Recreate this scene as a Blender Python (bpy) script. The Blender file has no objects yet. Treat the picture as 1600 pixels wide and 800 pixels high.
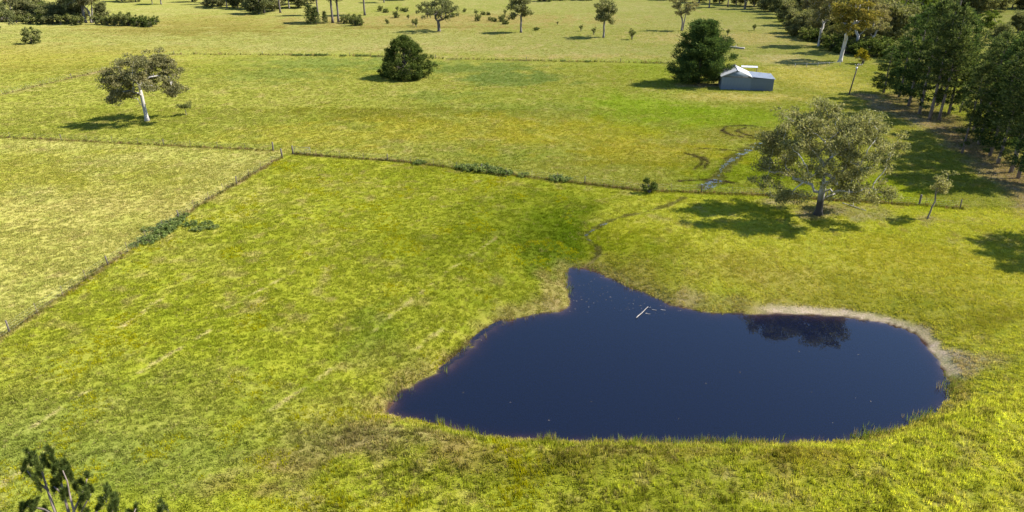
import bpy, math, random
import numpy as np
from mathutils import Vector

# ------------------------------------------------------------------ camera, sky, sun, exposure
SC = bpy.context.scene
COL = SC.collection
H = 32.0                       # drone height above the paddock, metres
FPX = 1081.0                   # focal length in photograph pixels (1600 wide)
PITCH = math.atan((400 + 84) / FPX)

cam_d = bpy.data.cameras.new('camera')
cam_d.sensor_width = 36.0
cam_d.lens = 36.0 * FPX / 1600.0
cam_d.clip_start = 0.5
cam_d.clip_end = 6000.0
cam = bpy.data.objects.new('camera', cam_d)
COL.objects.link(cam)
cam.location = (0, 0, H)
cam.rotation_euler = (math.pi / 2 - PITCH, 0, 0)
SC.camera = cam

SUN_EL = math.radians(46.0)
SUN_AZ = math.radians(7.0)     # from +X towards +Y
world = bpy.data.worlds.new('World')
SC.world = world
world.use_nodes = True
wn = world.node_tree
wn.nodes.clear()
sky = wn.nodes.new('ShaderNodeTexSky')
sky.sky_type = 'NISHITA'
sky.sun_disc = False
sky.sun_elevation = SUN_EL
sky.sun_rotation = math.pi / 2 - SUN_AZ
sky.air_density = 1.0
sky.dust_density = 0.2
sky.ozone_density = 4.0
bg = wn.nodes.new('ShaderNodeBackground')
bg.inputs['Strength'].default_value = 0.088
wo = wn.nodes.new('ShaderNodeOutputWorld')
wn.links.new(sky.outputs[0], bg.inputs[0])
wn.links.new(bg.outputs[0], wo.inputs[0])

sd_ = bpy.data.lights.new('sun', 'SUN')
sd_.energy = 5.0
sd_.angle = math.radians(0.53)
sd_.color = (1.0, 0.955, 0.87)
sun = bpy.data.objects.new('sun', sd_)
COL.objects.link(sun)
sdir = Vector((math.cos(SUN_EL) * math.cos(SUN_AZ), math.cos(SUN_EL) * math.sin(SUN_AZ), math.sin(SUN_EL)))
sun.rotation_euler = sdir.to_track_quat('Z', 'Y').to_euler()
sun.location = (60, 10, 80)

SC.view_settings.view_transform = 'Standard'
SC.view_settings.look = 'None'
SC.view_settings.exposure = 1.7
SC.view_settings.gamma = 1.0
SC.render.engine = 'CYCLES'
SC.cycles.max_bounces = 5
SC.cycles.diffuse_bounces = 2
SC.cycles.transparent_max_bounces = 8

# ------------------------------------------------------------------ helpers: survey of the photograph
CP, SP = math.cos(PITCH), math.sin(PITCH)


def ray(u, v):
    dx, dv = (u - 800) / FPX, (v - 400) / FPX
    return np.array((dx, CP - dv * SP, -SP - dv * CP))


def flat(u, v, z=0.0):
    d = ray(u, v)
    t = (z - H) / d[2]
    return np.array((d[0] * t, d[1] * t))


def height_at(v, y, z0=0.0):
    """height above z0 of what shows at row v, at distance y"""
    d = ray(800, v)
    return H + d[2] * y / d[1] - z0


def sm(a, b, x):
    t = np.clip((x - a) / (b - a), 0, 1)
    return t * t * (3 - 2 * t)


def vnoise(x, y, seed=0):
    xi, yi = np.floor(x).astype(np.int64), np.floor(y).astype(np.int64)
    fx, fy = x - xi, y - yi
    fx, fy = fx * fx * (3 - 2 * fx), fy * fy * (3 - 2 * fy)

    def h(a, b):
        n = (a * 374761393 + b * 668265263 + seed * 1442695041) & 0x7fffffff
        n = ((n ^ (n >> 13)) * 1274126177) & 0x7fffffff
        n = (n ^ (n >> 16)) & 0xffff
        return n / 65535.0
    return (h(xi, yi) * (1 - fx) + h(xi + 1, yi) * fx) * (1 - fy) + (h(xi, yi + 1) * (1 - fx) + h(xi + 1, yi + 1) * fx) * fy


def fbm(x, y, scale, octv=3, seed=0):
    s, a, tot = np.zeros_like(np.asarray(x, float)), 1.0, 0.0
    f = 1.0 / scale
    for o in range(octv):
        s = s + a * vnoise(x * f + 17.3 * o, y * f - 9.1 * o, seed + o)
        tot += a
        a *= 0.55
        f *= 2.03
    return s / tot


def catmull(pts, n, closed=True):
    P = np.array(pts, float)
    out = []
    m = len(P)
    for i in range(m if closed else m - 1):
        p0, p1, p2, p3 = (P[(i - 1) % m], P[i], P[(i + 1) % m], P[(i + 2) % m]) if closed else \
            (P[max(i - 1, 0)], P[i], P[i + 1], P[min(i + 2, m - 1)])
        for k in range(n):
            t = k / n
            out.append(0.5 * ((2 * p1) + (-p0 + p2) * t + (2 * p0 - 5 * p1 + 4 * p2 - p3) * t * t + (-p0 + 3 * p1 - 3 * p2 + p3) * t ** 3))
    if not closed:
        out.append(P[-1])
    return np.array(out)


def seg_dist(x, y, line, closed=False):
    """distance to a polyline"""
    best = np.full(x.shape, 1e9)
    L = list(line) + ([line[0]] if closed else [])
    for a, b in zip(L[:-1], L[1:]):
        ab = b - a
        t = np.clip(((x - a[0]) * ab[0] + (y - a[1]) * ab[1]) / (ab @ ab + 1e-9), 0, 1)
        best = np.minimum(best, (x - a[0] - t * ab[0]) ** 2 + (y - a[1] - t * ab[1]) ** 2)
    return np.sqrt(best)


def inside(x, y, poly):
    r = np.zeros(x.shape, bool)
    n = len(poly)
    for i in range(n):
        x1, y1 = poly[i]
        x2, y2 = poly[(i + 1) % n]
        c = ((y1 > y) != (y2 > y))
        if abs(y2 - y1) < 1e-9:
            continue
        r ^= c & (x < (x2 - x1) * (y - y1) / (y2 - y1) + x1)
    return r


# ------------------------------------------------------------------ layout of the land
WATER = -2.3
POND_PX = [(893, 418), (925, 421), (960, 437), (1000, 455), (1050, 475), (1100, 487), (1160, 490), (1215, 490), (1290, 492),
           (1340, 498), (1395, 507), (1430, 521), (1455, 548), (1475, 580), (1485, 606), (1475, 632), (1440, 658), (1380, 680),
           (1300, 693), (1200, 697), (1100, 696), (1000, 694), (900, 693), (800, 688), (720, 677), (660, 660), (607, 650),
           (601, 637), (625, 612), (680, 585), (720, 556), (750, 525), (785, 503), (830, 492), (878, 484), (890, 470), (885, 450), (883, 430)]
POND = catmull([flat(u, v, WATER) for u, v in POND_PX], 4)
rg = np.random.RandomState(4)
POND = POND + rg.normal(0, 0.10, POND.shape)
SCARP = [flat(*p, -1.7) for p in ((690, 562), (712, 543), (735, 523), (758, 505), (778, 492))]


def pond_sd(x, y):
    sd = np.full(x.shape, 60.0)
    m = (x > -75) & (x < 100) & (y > -5) & (y < 140)
    if m.any():
        d = seg_dist(x[m], y[m], POND, True)
        d = np.where(inside(x[m], y[m], POND), -d, d)
        sd[m] = np.minimum(d, 60)
    return sd


DAM_TOE = [flat(*p) for p in ((300, 830), (335, 770), (430, 700), (560, 650))]


def terrain(x, y):
    x, y = np.asarray(x, float), np.asarray(y, float)
    z = (fbm(x, y, 70, 2, 3) - 0.5) * 0.9 * sm(55, 130, y) + (fbm(x, y, 7, 3, 8) - 0.5) * 0.16
    z = z + 0.0016 * np.clip(y - 230, 0, None) ** 1.25
    sd = pond_sd(x, y)
    wn_ = 8.0 + 5.0 * fbm(x, y, 18, 2, 5)
    bank = WATER + (z - WATER) * np.clip(1 - np.exp(-2.2 * np.clip(sd, 0, None) / wn_), 0, 1)
    inn = WATER + np.clip(sd, -9, 0) * 0.22
    near = sm(49, 42, y) * sm(-15, -8, x) * sm(62, 48, x)
    mound = near * 1.0 * np.exp(-((sd - 3.6) / 2.4) ** 2) + near * 0.25 * (fbm(x, y, 2.2, 2, 12) - 0.5) * sm(0.3, 2, sd)
    z = np.where(sd > 0, bank + mound, inn) + .30 * (fbm(x, y, 1.3, 3, 14) - .5) * sm(-2.5, -.2, sd) * sm(3.0, .6, sd)
    m = (sd > 0) & (sd < 6)
    if m.any():
        ds = seg_dist(x[m], y[m], SCARP)
        zz = z[m]
        zz = zz - 0.30 * sm(1.5, 0.3, ds) * sm(2.3, 1.5, sd[m])
        z[m] = zz
    return z


def tz(x, y):
    return float(terrain(np.array([x]), np.array([y]))[0])


def at(u, v):
    """the point of the ground that shows at photograph pixel (u, v)"""
    z = 0.0
    for _ in range(8):
        p = flat(u, v, z)
        z = tz(p[0], p[1])
    return np.array((p[0], p[1], z))


G = lambda u, v: at(u, v)[:2]

F1 = [G(-60, 211), G(0, 215), G(130, 221), G(265, 228), G(427, 236)]
F2 = [G(441, 246), G(300, 328), G(130, 441), G(0, 530), G(-90, 590)]
F3 = [G(458, 241), G(620, 252), G(820, 276), G(1000, 298), G(1190, 305), G(1290, 312), G(1440, 321), G(1500, 326)]
F4 = [G(272, 85), G(450, 86), G(590, 88), G(700, 92), G(860, 96), G(1045, 99)]
F5 = [G(-40, 158), G(0, 149), G(130, 118), G(272, 85)]
TRACK = [G(1355, 150), G(1395, 172), G(1450, 195), G(1500, 222), G(1545, 258), G(1600, 305), G(1680, 360)]
LITTER = [G(1404, 150), G(1436, 174), G(1470, 184), G(1505, 216), G(1546, 238), G(1580, 262), G(1615, 284)]
STRIPES = [[G(345, 487), G(462, 424)], [G(560, 540), G(602, 500), G(716, 412)], [G(735, 400), G(775, 372)], [G(220, 580), G(330, 515)],
           [G(55, 665), G(155, 598)], [G(425, 640), G(520, 575)], [G(640, 555), G(692, 513)], [G(0, 760), G(80, 700)], [G(180, 520), G(260, 460)]]
RUTS = [[G(1070, 240), G(1088, 243), G(1097, 250), G(1095, 258), G(1085, 264)],
        [G(1082, 246), G(1100, 246), G(1106, 254), G(1100, 264)],
        [G(1128, 204), G(1135, 198), G(1160, 196), G(1188, 198)], [G(1128, 204), G(1140, 211), G(1165, 215), G(1186, 217)],
        [G(1150, 205), G(1163, 200), G(1185, 200)], [G(1152, 206), G(1170, 212), G(1190, 214)],
        [G(1060, 283), G(1100, 281), G(1150, 286)], [G(1090, 232), G(1130, 234), G(1160, 237)]]
CREEK = catmull([G(*p) for p in ((1068, 309), (1050, 318), (1010, 331), (975, 338), (948, 348), (930, 358), (917, 367), (922, 378), (936, 388), (930, 405), (915, 418))], 4, False)
WETS = catmull([G(*p) for p in ((1190, 222), (1170, 235), (1145, 250), (1128, 264), (1118, 280), (1105, 293))], 4, False)


def srgb(r, g, b):
    c = np.array((r, g, b), float) / 255.0
    return np.where(c <= 0.04045, c / 12.92, ((c + 0.055) / 1.055) ** 2.4)


GAIN = 2.3                     # picture brightness of a sunlit surface per unit of its colour
A = lambda r, g, b: srgb(min(r * 1.03, 255), g * .985, b + 7) / GAIN


def side(x, y, line):
    """positive on the side of larger y of a left-to-right polyline"""
    xs = np.array([p[0] for p in line])
    ys = np.array([p[1] for p in line])
    o = np.argsort(xs)
    return y - np.interp(x, xs[o], ys[o])


BLOBS = [  # u, v, half-width m, half-depth m, colour, strength, raggedness
    (880, 372, 6, 16, A(92, 118, 12), 0.95, 0.5), (790, 340, 9, 12, A(112, 130, 22), 0.6, 0.6), (700, 400, 12, 9, A(125, 142, 20), 0.45, 0.8),
    (850, 400, 4, 7, A(100, 120, 22), 0.7, 0.7), (600, 520, 4, 5, A(110, 140, 40), 0.5, 0.9),
    (480, 97, 26, 12, A(128, 146, 58), 0.75, 1.1), (420, 118, 18, 12, A(130, 148, 58), 0.7, 1.3), (540, 100, 20, 14, A(128, 147, 60), 0.6, 1.1),
    (740, 108, 22, 14, A(120, 142, 60), 0.85, 0.9), (800, 124, 17, 9, A(120, 142, 60), 0.9, 1.0), (700, 100, 14, 8, A(126, 144, 58), 0.7, 1.1),
    (690, 150, 13, 6, A(120, 142, 55), 0.5, 1.3), (820, 170, 22, 7, A(120, 142, 50), 0.45, 1.3), (560, 178, 20, 9, A(135, 138, 32), 0.6, 1.0),
    (830, 240, 14, 6, A(118, 140, 45), 0.5, 1.3), (990, 250, 8, 5, A(125, 150, 55), 0.4, 1.2),
    (1010, 172, 14, 22, A(142, 172, 32), 0.75, 0.7), (1020, 110, 8, 30, A(148, 170, 45), 0.5, 0.7), (1150, 180, 18, 14, A(146, 174, 36), 0.75, 0.7),
    (1180, 270, 13, 10, A(132, 156, 14), 0.75, 0.7), (1080, 300, 10, 4, A(145, 165, 25), 0.5, 0.8),
    (980, 362, 6, 5, A(165, 172, 35), 0.6, 0.8), (1000, 400, 7, 7, A(140, 155, 25), 0.6, 0.9), (1420, 465, 8, 4, A(142, 148, 28), 0.7, 1.0),
    (1545, 495, 5, 3, A(128, 128, 30), 0.7, 1.1), (1250, 440, 10, 5, A(170, 165, 70), 0.5, 1.2), (1110, 420, 12, 6, A(172, 168, 62), 0.45, 1.2),
    (1285, 330, 6.5, 4.2, A(176, 164, 122), 0.8, 1.0), (1345, 335, 6, 3.4, A(168, 170, 96), 0.7, 1.3), (1450, 340, 2.5, 1.6, A(170, 160, 110), 0.7, 1.0),
    (1150, 152, 17, 6, A(204, 196, 104), 0.8, 0.5), (1270, 120, 15, 22, A(200, 196, 92), 0.75, 0.6), (1230, 95, 13, 14, A(200, 190, 120), 0.6, 0.8),
    (1100, 133, 7, 3, A(196, 178, 130), 0.75, 0.8), (1165, 208, 9, 5, A(150, 148, 60), 0.7, 1.1), (1160, 240, 9, 9, A(150, 165, 20), 0.4, 0.9),
    (1492, 570, 2.3, 2.8, A(214, 200, 166), 1.0, 0.7), (1540, 565, 3.6, 1.8, A(186, 176, 116), 0.7, 1.1),
    (440, 722, 2.6, 1.6, A(142, 124, 70), 0.75, 1.3), (375, 762, 2.4, 1.3, A(132, 112, 64), 0.8, 1.3), (510, 682, 3, 1.3, A(146, 132, 72), 0.7, 1.2), (560, 660, 4, 1.4, A(152, 140, 78), 0.6, 1.2),
    (620, 680, 6, 1.6, A(150, 140, 84), 0.7, 1.2), (760, 710, 5, 1.6, A(128, 118, 52), 0.6, 1.3), (1000, 705, 14, 1.2, A(150, 142, 62), 0.6, 1.2),
    (905, 725, 4, 1.4, A(122, 120, 38), 0.6, 1.3), (1250, 715, 8, 1.6, A(148, 142, 40), 0.5, 1.2),
    (640, 560, 4, 5, A(168, 164, 66), 0.35, 1.2), (560, 640, 5, 3, A(172, 162, 82), 0.4, 1.1),
    (862, 460, 1.8, 4.2, A(170, 160, 88), 0.7, 1.0), (1080, 470, 4.6, 1.8, A(178, 168, 98), 0.8, 0.9), (980, 435, 3.5, 2.2, A(166, 162, 66), 0.7, 1.0),
    (90, 350, 30, 20, A(182, 182, 84), 0.35, 0.9), (250, 290, 26, 14, A(180, 182, 78), 0.35, 0.9), (30, 270, 14, 12, A(160, 165, 44), 0.5, 1.1),
    (170, 320, 20, 4, A(188, 182, 100), 0.35, 1.2), (230, 280, 8, 4, A(150, 160, 40), 0.4, 1.2),
    (330, 36, 60, 40, A(150, 140, 60), 0.55, 1.0), (300, 45, 40, 25, A(132, 126, 48), 0.5, 1.2), (60, 85, 60, 30, A(158, 152, 60), 0.5, 1.1), (110, 105, 40, 20, A(150, 150, 52), 0.45, 1.2),
    (660, 32, 70, 30, A(158, 148, 78), 0.6, 1.1), (640, 42, 60, 6, A(128, 118, 44), 0.6, 0.9), (760, 30, 60, 30, A(172, 160, 84), 0.6, 1.1),
    (920, 88, 40, 5, A(196, 178, 110), 0.45, 1.3), (700, 76, 34, 8, A(184, 172, 104), 0.4, 1.3), (1140, 60, 40, 20, A(196, 182, 110), 0.5, 1.1),
    (500, 210, 24, 10, A(178, 176, 58), 0.45, 1.0), (700, 200, 24, 12, A(176, 172, 48), 0.45, 1.0), (900, 210, 20, 14, A(178, 176, 46), 0.5, 0.9), (1010, 240, 16, 9, A(178, 172, 48), 0.5, 0.9),
    (120, 680, 16, 9, A(128, 144, 58), 0.8, 0.5), (330, 620, 12, 6, A(148, 158, 52), 0.6, 0.6), (40, 580, 10, 8, A(150, 158, 56), 0.5, 0.6), (1480, 440, 18, 10, A(186, 188, 62), 0.7, 0.6),
    (1500, 410, 12, 7, A(192, 192, 66), 0.6, 0.7), (1420, 400, 9, 6, A(184, 186, 56), 0.5, 0.8), (1400, 300, 5, 9, A(162, 182, 24), 0.6, 0.7)]
BLOBS = [(G(b[0], b[1]),) + b[2:] for b in BLOBS]
C_UP, C_FAR, C_LEFT, C_MAIN, C_RIGHT = A(159, 167, 64), A(160, 166, 78), A(178, 182, 86), A(158, 170, 44), A(188, 195, 62)
C_DRY, C_SAND, C_MUD, C_TRACK, C_DARK = A(180, 166, 102), A(226, 214, 160), A(62, 50, 40), A(178, 162, 122), A(112, 122, 26)


def mix(c, d, w):
    return c * (1 - w[:, None]) + d * w[:, None]


def ground_colour(x, y):
    n1, n2, n3 = fbm(x, y, 34, 3, 21), fbm(x, y, 8, 3, 22), fbm(x, y, 2.0, 3, 23)
    c = np.tile(C_UP, (len(x), 1))
    c = mix(c, C_FAR, sm(0, 18, side(x, y, F4) + (n2 - .5) * 10))
    s3 = side(x, y, F3)
    s2 = x - np.interp(y, [p[1] for p in F2[::-1]], [p[0] for p in F2[::-1]])
    s1 = side(x, y, F1)
    c = mix(c, C_LEFT, sm(1, -1, s1) * sm(0.5, -0.5, s2))
    main = sm(1, -1, s3) * sm(-0.5, 0.5, s2)
    c = mix(c, C_MAIN, main)
    c = mix(c, C_RIGHT, main * sm(12, 24, x + (n1 - .5) * 16))
    # broad drift of drier and lusher grass
    c = c * (1 + (n1[:, None] - 0.5) * np.array((0.22, 0.12, 0.5)) + (n2[:, None] - 0.5) * np.array((0.22, 0.15, 0.5)))
    c = mix(c, C_DARK, np.clip(sm(0.56, 0.74, n2 * .6 + n3 * .4) * 0.3, 0, 1) * sm(300, 60, y))
    c = mix(c, C_DRY, sm(0.58, 0.8, fbm(x, y, 1.8, 3, 31)) * 0.42)
    nb = fbm(x, y, 3.5, 4, 41)
    for p, rx, ry, col, st, rag in BLOBS:
        d = np.sqrt(((x - p[0]) / rx) ** 2 + ((y - p[1]) / ry) ** 2)
        m = d < 2.2
        if not m.any():
            continue
        w = np.zeros(len(x))
        w[m] = sm(1.3, 0.3, d[m] + (nb[m] - 0.5) * 2.2 * rag) * st
        c = mix(c, col, w)
    # stripes of dead grass left by the seed drill
    m = main > 0.5
    if m.any():
        w = np.zeros(len(x))
        for s in STRIPES:
            d = seg_dist(x[m], y[m], s)
            w[m] = np.maximum(w[m], sm(0.28, 0.1, d + (n3[m] - .5) * .3) * sm(0.36, 0.56, fbm(x[m], y[m], 1.1, 2, 51)))
        c = mix(c, A(196, 186, 118), w * 0.6)
    # tracks, ruts, wet ground
    d = seg_dist(x, y, TRACK)
    c = mix(c, C_TRACK, sm(4.6, 1.2, d + (n2 - .5) * 5 + (n3 - .5) * 3) * 0.8)
    d = seg_dist(x, y, LITTER)
    c = mix(c, A(150, 134, 92), sm(5.5, 2.0, d + (n2 - .5) * 4 + (n3 - .5) * 2.5) * 0.7)
    for r in RUTS:
        m = (np.abs(x - r[0][0]) < 25) & (np.abs(y - r[0][1]) < 30)
        if m.any():
            w = np.zeros(len(x))
            w[m] = sm(0.55, 0.2, seg_dist(x[m], y[m], r) + (n3[m] - .5) * .5) * 0.8
            c = mix(c, C_MUD, w)
    for ln, wd in ((CREEK, 0.42), (WETS, 1.5)):
        m = (y > 50) & (y < 160) & (x > 0) & (x < 80)
        w = np.zeros(len(x))
        w[m] = sm(wd, wd * .4, seg_dist(x[m], y[m], ln) + (n3[m] - .5) * wd * 2.4) * 0.65
        c = mix(c, A(84, 76, 52), w)
    # vehicle tracks over the dry ground behind the shed
    # long dry grass under the fences
    for F, k, wd in ((F1, A(140, 130, 62), 0.55), (F2, A(152, 142, 78), 0.6), (F3, A(110, 106, 46), 0.85), (F4, A(96, 100, 52), 0.8), (F5, A(176, 164, 104), 1.2)):
        d = seg_dist(x, y, F)
        c = mix(c, k, sm(wd, wd * .35, d + (n3 - .5) * .6) * (0.5 + 0.5 * sm(0.35, 0.6, n2)))
    # shore
    sd = pond_sd(x, y)
    c = mix(c, C_DRY * np.array((.88, .88, .8)), sm(1.9, 0.3, sd + (n3 - .5) * 2.2) * (0.4 + 0.35 * n2))
    sand = sm(1.35, 0.5, sd + (n3 - .5) * .9) * sm(24, 28, x) * sm(49, 54, y) * sm(44, 37, x - np.where(y < 56, 10, 0))
    c = mix(c, C_SAND, sand * .95)
    sc = (sd > 0) & (sd < 6)
    if sc.any():
        w = np.zeros(len(x))
        w[sc] = sm(0.42, 0.18, seg_dist(x[sc], y[sc], SCARP) + (n3[sc] - .5) * .4) * 0.8
        c = mix(c, A(84, 70, 44), w)
    c = mix(c, A(96, 78, 52), sm(0.05, -0.1, sd))
    return np.clip(c, 0.004, 0.9)


# ------------------------------------------------------------------ materials
def mat(name):
    m = bpy.data.materials.new(name)
    m.use_nodes = True
    m.node_tree.nodes.clear()
    return m, m.node_tree.nodes, m.node_tree.links


def nd(N, t, **kw):
    n = N.new(t)
    for k, v in kw.items():
        if k in n.inputs:
            n.inputs[k].default_value = v
        else:
            setattr(n, k, v)
    return n


def ramp(N, L, src, stops):
    r = N.new('ShaderNodeValToRGB')
    while len(r.color_ramp.elements) < len(stops):
        r.color_ramp.elements.new(0.5)
    for e, (p, c) in zip(r.color_ramp.elements, stops):
        e.position = p
        e.color = tuple(c) + (1,) if len(c) == 3 else c
    L.new(src, r.inputs[0])
    return r.outputs[0]


def mul(N, L, a, b, blend='MULTIPLY', fac=1.0):
    m = N.new('ShaderNodeMix')
    m.data_type = 'RGBA'
    m.blend_type = blend
    m.inputs[0].default_value = fac
    for s, i in ((a, 6), (b, 7)):
        if hasattr(s, 'is_output'):
            L.new(s, m.inputs[i])
        else:
            m.inputs[i].default_value = tuple(s) + (1,)
    return m.outputs[2]


def ground_material():
    m, N, L = mat('grassy_ground')
    out = N.new('ShaderNodeOutputMaterial')
    at_ = nd(N, 'ShaderNodeAttribute', attribute_name='gcol')
    geo = N.new('ShaderNodeNewGeometry')
    n1 = nd(N, 'ShaderNodeTexNoise', Scale=1.6, Detail=4.0, Roughness=0.7)
    n2 = nd(N, 'ShaderNodeTexNoise', Scale=7.0, Detail=3.0, Roughness=0.7)
    n3 = nd(N, 'ShaderNodeTexNoise', Scale=0.35, Detail=5.0, Roughness=0.65)
    for n in (n1, n2, n3):
        L.new(geo.outputs['Position'], n.inputs['Vector'])
    c = mul(N, L, at_.outputs['Color'], ramp(N, L, n1.outputs[0], [(0.3, (.82, .85, .78)), (0.5, (1, 1, 1)), (0.68, (1.15, 1.12, 1.3))]))
    c = mul(N, L, c, ramp(N, L, n2.outputs[0], [(0.28, (.66, .7, .64)), (0.5, (1, 1, 1)), (0.72, (1.3, 1.25, 1.45))]))
    c = mul(N, L, c, ramp(N, L, n3.outputs[0], [(0.32, (.78, .86, .7)), (0.5, (1, 1, 1)), (0.68, (1.16, 1.1, 1.3))]))
    b = nd(N, 'ShaderNodeBump', Strength=0.9, Distance=0.10)
    add = nd(N, 'ShaderNodeMath', operation='ADD')
    L.new(n1.outputs[0], add.inputs[0])
    L.new(n2.outputs[0], add.inputs[1])
    L.new(add.outputs[0], b.inputs['Height'])
    d = nd(N, 'ShaderNodeBsdfDiffuse', Roughness=0.9)
    L.new(c, d.inputs['Color'])
    L.new(b.outputs[0], d.inputs['Normal'])
    L.new(d.outputs[0], out.inputs[0])
    return m


def leafy(name, attr=None, stops=None, trans=0.35, noise_scale=0.5, noise=((.7, .75, .7), (1.25, 1.2, 1.2)), instancer=False, gloss=0.0):
    """foliage: every leaf its own tint, light passing through"""
    m, N, L = mat(name)
    out = N.new('ShaderNodeOutputMaterial')
    geo = N.new('ShaderNodeNewGeometry')
    info = N.new('ShaderNodeObjectInfo')
    if attr:
        a = nd(N, 'ShaderNodeAttribute', attribute_name=attr)
        a.attribute_type = 'INSTANCER' if instancer else 'GEOMETRY'
        c = mul(N, L, a.outputs['Color'], ramp(N, L, geo.outputs['Random Per Island'], stops))
    else:
        c = ramp(N, L, geo.outputs['Random Per Island'], stops)
    nz = nd(N, 'ShaderNodeTexNoise', Scale=noise_scale, Detail=3.0, Roughness=0.6)
    L.new(geo.outputs['Position'], nz.inputs['Vector'])
    c = mul(N, L, c, ramp(N, L, nz.outputs[0], [(0.32, noise[0]), (0.68, noise[1])]))
    if not instancer:
        c = mul(N, L, c, ramp(N, L, info.outputs['Random'], [(0, (.85, .88, .85)), (1, (1.15, 1.1, 1.1))]))
    d = nd(N, 'ShaderNodeBsdfDiffuse')
    t = N.new('ShaderNodeBsdfTranslucent')
    mx = nd(N, 'ShaderNodeMixShader', Fac=trans)
    L.new(c, d.inputs[0])
    L.new(mul(N, L, c, (1.1, 1.15, .6)), t.inputs[0])
    L.new(d.outputs[0], mx.inputs[1])
    L.new(t.outputs[0], mx.inputs[2])
    sh = mx.outputs[0]
    if gloss:
        g = nd(N, 'ShaderNodeBsdfGlossy', Roughness=0.42)
        g.inputs[0].default_value = (.8, .85, .9, 1)
        m2 = nd(N, 'ShaderNodeMixShader', Fac=gloss)
        L.new(sh, m2.inputs[1])
        L.new(g.outputs[0], m2.inputs[2])
        sh = m2.outputs[0]
    L.new(sh, out.inputs[0])
    return m


def rough(name, ca, cb, scale=3.0, stretch=(1, 1, 1), bump=0.4, rgh=0.85, metal=0.0, dist=0.03, foot=None):
    m, N, L = mat(name)
    out = N.new('ShaderNodeOutputMaterial')
    tc = N.new('ShaderNodeTexCoord')
    mp = nd(N, 'ShaderNodeMapping', Scale=stretch)
    L.new(tc.outputs['Object'], mp.inputs['Vector'])
    nz = nd(N, 'ShaderNodeTexNoise', Scale=scale, Detail=5.0, Roughness=0.65)
    L.new(mp.outputs[0], nz.inputs['Vector'])
    c = ramp(N, L, nz.outputs[0], [(0.32, ca), (0.68, cb)])
    if foot:                       # rough dark bark that clothes the lowest metres of the trunk
        sx = N.new('ShaderNodeSeparateXYZ')
        L.new(tc.outputs['Object'], sx.inputs[0])
        ad = nd(N, 'ShaderNodeMath', operation='MULTIPLY_ADD')
        L.new(nz.outputs[0], ad.inputs[0])
        ad.inputs[1].default_value = 2.0
        L.new(sx.outputs['Z'], ad.inputs[2])
        mr = nd(N, 'ShaderNodeMapRange')
        mr.inputs['From Min'].default_value = foot[0] + .4
        mr.inputs['From Max'].default_value = foot[0] + 2.0
        L.new(ad.outputs[0], mr.inputs['Value'])
        mm = N.new('ShaderNodeMix')
        mm.data_type = 'RGBA'
        L.new(mr.outputs[0], mm.inputs[0])
        mm.inputs[6].default_value = tuple(foot[1]) + (1,)
        L.new(c, mm.inputs[7])
        c = mm.outputs[2]
    p = nd(N, 'ShaderNodeBsdfPrincipled', Roughness=rgh, Metallic=metal)
    L.new(c, p.inputs['Base Color'])
    b = nd(N, 'ShaderNodeBump', Strength=bump, Distance=dist)
    L.new(nz.outputs[0], b.inputs['Height'])
    L.new(b.outputs[0], p.inputs['Normal'])
    L.new(p.outputs[0], out.inputs[0])
    return m


def water_material(name, absorb=True):
    m, N, L = mat(name)
    out = N.new('ShaderNodeOutputMaterial')
    fr = nd(N, 'ShaderNodeFresnel', IOR=1.33)
    geo = N.new('ShaderNodeNewGeometry')
    nz = nd(N, 'ShaderNodeTexNoise', Scale=1.3, Detail=3.0)
    L.new(geo.outputs['Position'], nz.inputs['Vector'])
    b = nd(N, 'ShaderNodeBump', Strength=0.035, Distance=0.05)
    L.new(nz.outputs[0], b.inputs['Height'])
    gl = nd(N, 'ShaderNodeBsdfGlossy', Roughness=0.02)
    gl.inputs[0].default_value = (1, 1, 1, 1)
    L.new(b.outputs[0], gl.inputs['Normal'])
    L.new(b.outputs[0], fr.inputs['Normal'])
    tb = N.new('ShaderNodeBsdfTransparent')
    tb.inputs[0].default_value = (.97, .97, .97, 1)
    df = N.new('ShaderNodeBsdfDiffuse')          # fine silt held in the water
    df.inputs[0].default_value = (.026, .04, .105, 1)
    tr = nd(N, 'ShaderNodeMixShader', Fac=.1)
    L.new(tb.outputs[0], tr.inputs[1])
    L.new(df.outputs[0], tr.inputs[2])
    mx = N.new('ShaderNodeMixShader')
    L.new(fr.outputs[0], mx.inputs[0])
    L.new(tr.outputs[0], mx.inputs[1])
    L.new(gl.outputs[0], mx.inputs[2])
    L.new(mx.outputs[0], out.inputs[0])
    if absorb:
        v = nd(N, 'ShaderNodeVolumeAbsorption', Density=7.0)
        v.inputs[0].default_value = (.5, .36, .3, 1)
        L.new(v.outputs[0], out.inputs[1])
    return m


M = {}
M['ground'] = ground_material()
M['grass'] = leafy('grass_blades', 'gcol', [(0, (.72, .76, .6)), (.5, (1.02, 1.02, .95)), (1, (1.45, 1.36, 1.6))], trans=.4, noise_scale=.9,
                   noise=((.87, .9, .87), (1.12, 1.1, 1.14)), instancer=True)
M['water'] = water_material('pond_water')
M['puddle'] = water_material('puddle_water', False)
M['euc'] = leafy('eucalypt_leaves', None, [(0, (.105, .106, .042)), (.55, (.188, .182, .072)), (1, (.29, .272, .14))], trans=.38, noise_scale=.45)
M['euc_brown'] = leafy('olive_brown_leaves', None, [(0, (.115, .102, .046)), (.55, (.195, .172, .076)), (1, (.28, .245, .13))], trans=.38, noise_scale=.4)
M['euc_grey'] = leafy('grey_green_leaves', None, [(0, (.08, .085, .034)), (.55, (.135, .138, .056)), (1, (.21, .2, .095))], trans=.36, noise_scale=.35)
M['gold'] = leafy('golden_olive_leaves', None, [(0, (.09, .08, .018)), (.55, (.16, .14, .03)), (1, (.26, .2, .05))], trans=.3, noise_scale=.4)
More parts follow.
